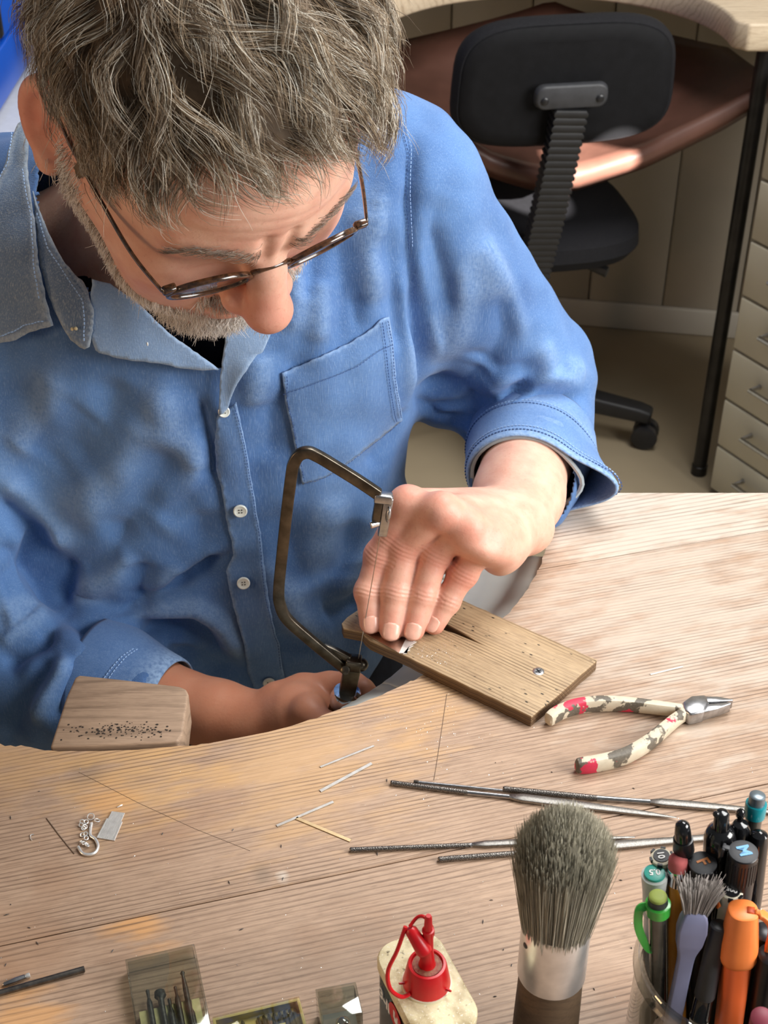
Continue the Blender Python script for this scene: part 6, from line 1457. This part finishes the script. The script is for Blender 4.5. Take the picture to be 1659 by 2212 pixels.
def grow(P0, N0, length, lift, lay, curl, steps=12, seed=1):
    rg = np.random.default_rng(seed); n = len(P0); P = np.zeros((n, steps, 3)); P[:, 0] = P0; step = length/(steps-1)
    a1 = rg.uniform(0, 6.28, n); a2 = rg.uniform(0, 6.28, n); wl = rg.uniform(.55, 1.15, n); amp = curl*rg.uniform(.5, 1.3, n); sw = rg.normal(0, .35, n)
    for k in range(1, steps):
        p = P[:, k-1]; nn = elln(p); side = np.clip(np.abs(p[:, 0])/.07, 0, 1)**2; back = np.clip(-p[:, 1]/.09, 0, 1)
        fl = np.stack([.42*(1-side) + np.sign(p[:, 0])*.10*side + sw*.5, .95*(1-.55*back) - .0*side + sw*.1, -.15 - .75*side - .3*back], 1)
        fl -= nn*np.sum(fl*nn, 1, keepdims=True); fl /= np.linalg.norm(fl, axis=1, keepdims=True)+1e-9
        bi = np.cross(nn, fl); s_ = k/(steps-1)
        d = fl + bi*(amp*np.sin(a1 + s_*6.28*wl))[:, None] + nn*(amp*.55*np.cos(a2 + s_*6.28*wl))[:, None]
        tgt = lay*np.sin(math.pi*np.clip(s_*1.05, 0, 1)*.62); cur = ellh(p)
        d += nn*np.clip((tgt-cur)/.004, -.6, lift*np.ones(n))[:, None]
        d /= np.linalg.norm(d, axis=1, keepdims=True)+1e-9; P[:, k] = p + d*step[:, None]
    return P
ng = 430
G0_, GN = sample(scalp, ng); topness = sstep(G0_[:, 2], .055, .10)
glen = .028 + .046*topness - .034*sstep(G0_[:, 1], .030, .075) + nr.normal(0, .006, ng); glay = .0075 + .0185*topness + nr.uniform(-.003, .006, ng)
GP = grow(G0_, GN, np.clip(glen, .016, .085), .75, glay, .85, seed=5)
nh = 18500; R0, RN = sample(scalp, nh)
gi = np.empty(nh, int)
for c0_ in range(0, nh, 2000):
    d2 = ((R0[c0_:c0_+2000, None]-G0_[None])**2).sum(2); k3 = np.argsort(d2, axis=1)[:, :3]; pick = nr.choice(3, len(k3), p=[.68, .22, .10]); gi[c0_:c0_+2000] = k3[np.arange(len(k3)), pick]
m_ = GP.shape[1]; s_ = np.linspace(0, 1, m_)
spread = np.interp(s_, [0, .35, 1], [1, .85, .42])
HP = GP[gi] + (R0-G0_[gi])[:, None]*spread[None, :, None]
fz = nr.normal(0, .0014, (nh, 1, 3))*s_[None, :, None] + nr.normal(0, .0007, (nh, 1, 3))*np.sin(s_*9)[None, :, None]
wild = (nr.random(nh) < .035)[:, None, None]*nr.normal(0, .010, (nh, 1, 3))*(s_[None, :, None]**2)
HP = HP + fz + wild
cutl = nr.uniform(.62, 1.0, nh)                             # uneven ends
si = s_[None]*cutl[:, None]*(m_-1); i0 = np.clip(si.astype(int), 0, m_-2); fr_ = (si-i0)[..., None]
HP = np.take_along_axis(HP, i0[..., None].repeat(3, 2), 1)*(1-fr_) + np.take_along_axis(HP, (i0+1)[..., None].repeat(3, 2), 1)*fr_
low = np.maximum(0, .0015-ellh(HP.reshape(-1, 3))).reshape(nh, m_, 1); HP = HP + elln(HP.reshape(-1, 3)).reshape(nh, m_, 3)*low*(s_[None, :, None] > .05)
gray = np.clip(.30 + .38*(1-sstep(R0[:, 2], .03, .085)) + .12*sstep(R0[:, 1], .0, .08) + nr.normal(0, .28, nh), 0, 1)[:, None]
dk, md, lt = np.array(srgb(96, 78, 60)), np.array(srgb(168, 146, 118)), np.array(srgb(236, 230, 216))
gray = np.where(nr.random((nh, 1)) < .14, .95, gray)
hc = np.where(gray < .5, dk + (md-dk)*gray*2, md + (lt-md)*(gray-.5)*2)*nr.uniform(.75, 1.15, (nh, 1))
M_hair = strand_mat('hair_strands', .35, .5)
ho = strand_mesh('hair', hw(HP.reshape(-1, 3)).reshape(nh, m_, 3), np.interp(s_, [0, .6, 1], [.00021, .00019, .00007]), M_hair, PER, hc); tag(ho, kind='stuff'); ho['label'] = 'wavy tousled grey-brown hair'
# the darker mass of hair under the visible strands
fm = scalp(HV[HF].mean(1)) > .5; used = np.unique(HF[fm]); mp_ = -np.ones(len(HV), int); mp_[used] = np.arange(len(used))
vm = scalp(HV[used]); cv = HV[used] + elln(HV[used])*(.0015 + .0065*sstep(vm, .5, 1)*sstep(HV[used][:, 2], .0, .08))[:, None]
hb = link('hair_mass', mesh('hair_mass', hw(cv), mp_[HF[fm]][:, ::-1]), pm('dark_hair_mass', srgb(92, 76, 60), .8, var=.35, scale=90, bmp=.5), PER); hb['label'] = 'dark undermass of the hair'
# brows
def brow(c):
    x, y, z = np.abs(c[:, 0]), c[:, 1], c[:, 2]; zc_ = np.interp(x, [.010, .025, .042, .056], [.0300, .0345, .0345, .0260]); return np.exp(-((z-zc_)/.0030)**2)*(x > .009)*(x < .056)*(y > .045)
B0, BN = sample(brow, 400); ex_ = np.stack([np.sign(B0[:, 0]), np.full(400, -.35), nr.normal(.1, .25, 400)], 1); ex_ -= BN*np.sum(ex_*BN, 1, keepdims=True); ex_ /= np.linalg.norm(ex_, axis=1, keepdims=True)
t4 = np.linspace(0, 1, 4); ln_ = nr.uniform(.005, .009, 400)[:, None, None]
BP = B0[:, None] + (ex_[:, None]*t4[None, :, None] + BN[:, None]*(.30*np.sin(t4*2.2))[None, :, None])*ln_
o = strand_mesh('eyebrows', hw(BP.reshape(-1, 3)).reshape(400, 4, 3), np.array([.00016, .00016, .00013, .00005]), M_hair, PER, np.array(srgb(138, 120, 104))[None]*nr.uniform(.5, 1.3, (400, 1))); tag(o, kind='stuff'); o['label'] = 'grey-brown eyebrows'
# beard
def beard(c):
    x, y, z = np.abs(c[:, 0]), c[:, 1], c[:, 2]
    jaw = sstep(-z, np.interp(y, [.0, .03, .055, .075, .10], [-.004, .010, .034, .050, .058])-.006, np.interp(y, [.0, .03, .055, .075, .10], [-.004, .010, .034, .050, .058])+.006)
    side = sstep(y, -.002 - .01*(z < -.05), .010)*(z > -.125); burn = np.exp(-((y-.016)/.013)**2)*sstep(-z, -.022, .004)*(z > -.06)*(x > .045)*1.2
    mus = (z < -.036)*(z > -.0505)*(x < .032)*(y > .082)
    lips = (x < .023)*(np.abs(z+.059) < .0095)*(y > .09)
    return np.clip(jaw*side*(z < -.02) + burn + mus, 0, 1)*(~lips.astype(bool))*(z > -.135)
nbd = 14000; B0, BN = sample(beard, nbd)
dn_ = np.array([0, .25, -1.0])[None] + nr.normal(0, .35, (nbd, 3)); dn_ -= BN*np.sum(dn_*BN, 1, keepdims=True)*.8; dn_ /= np.linalg.norm(dn_, axis=1, keepdims=True)
ln_ = (nr.uniform(.0045, .0090, nbd)*(1 + .5*(np.abs(B0[:, 2]+.10) < .025)))[:, None, None]
BP = B0[:, None] + (dn_[:, None]*t4[None, :, None]*.8 + BN[:, None]*(t4*.75 - t4**2*.25)[None, :, None])*ln_
bc_ = np.array(srgb(250, 246, 240))[None]*nr.uniform(.75, 1.05, (nbd, 1)); dkm = (nr.random(nbd) < .07 + .22*(B0[:, 2] > -.05)); bc_[dkm] *= np.array([.42, .36, .30])
o = strand_mesh('beard', hw(BP.reshape(-1, 3)).reshape(nbd, 4, 3), np.array([.00019, .00019, .00016, .00006]), M_hair, PER, bc_); tag(o, kind='stuff'); o['label'] = 'short white and grey beard'
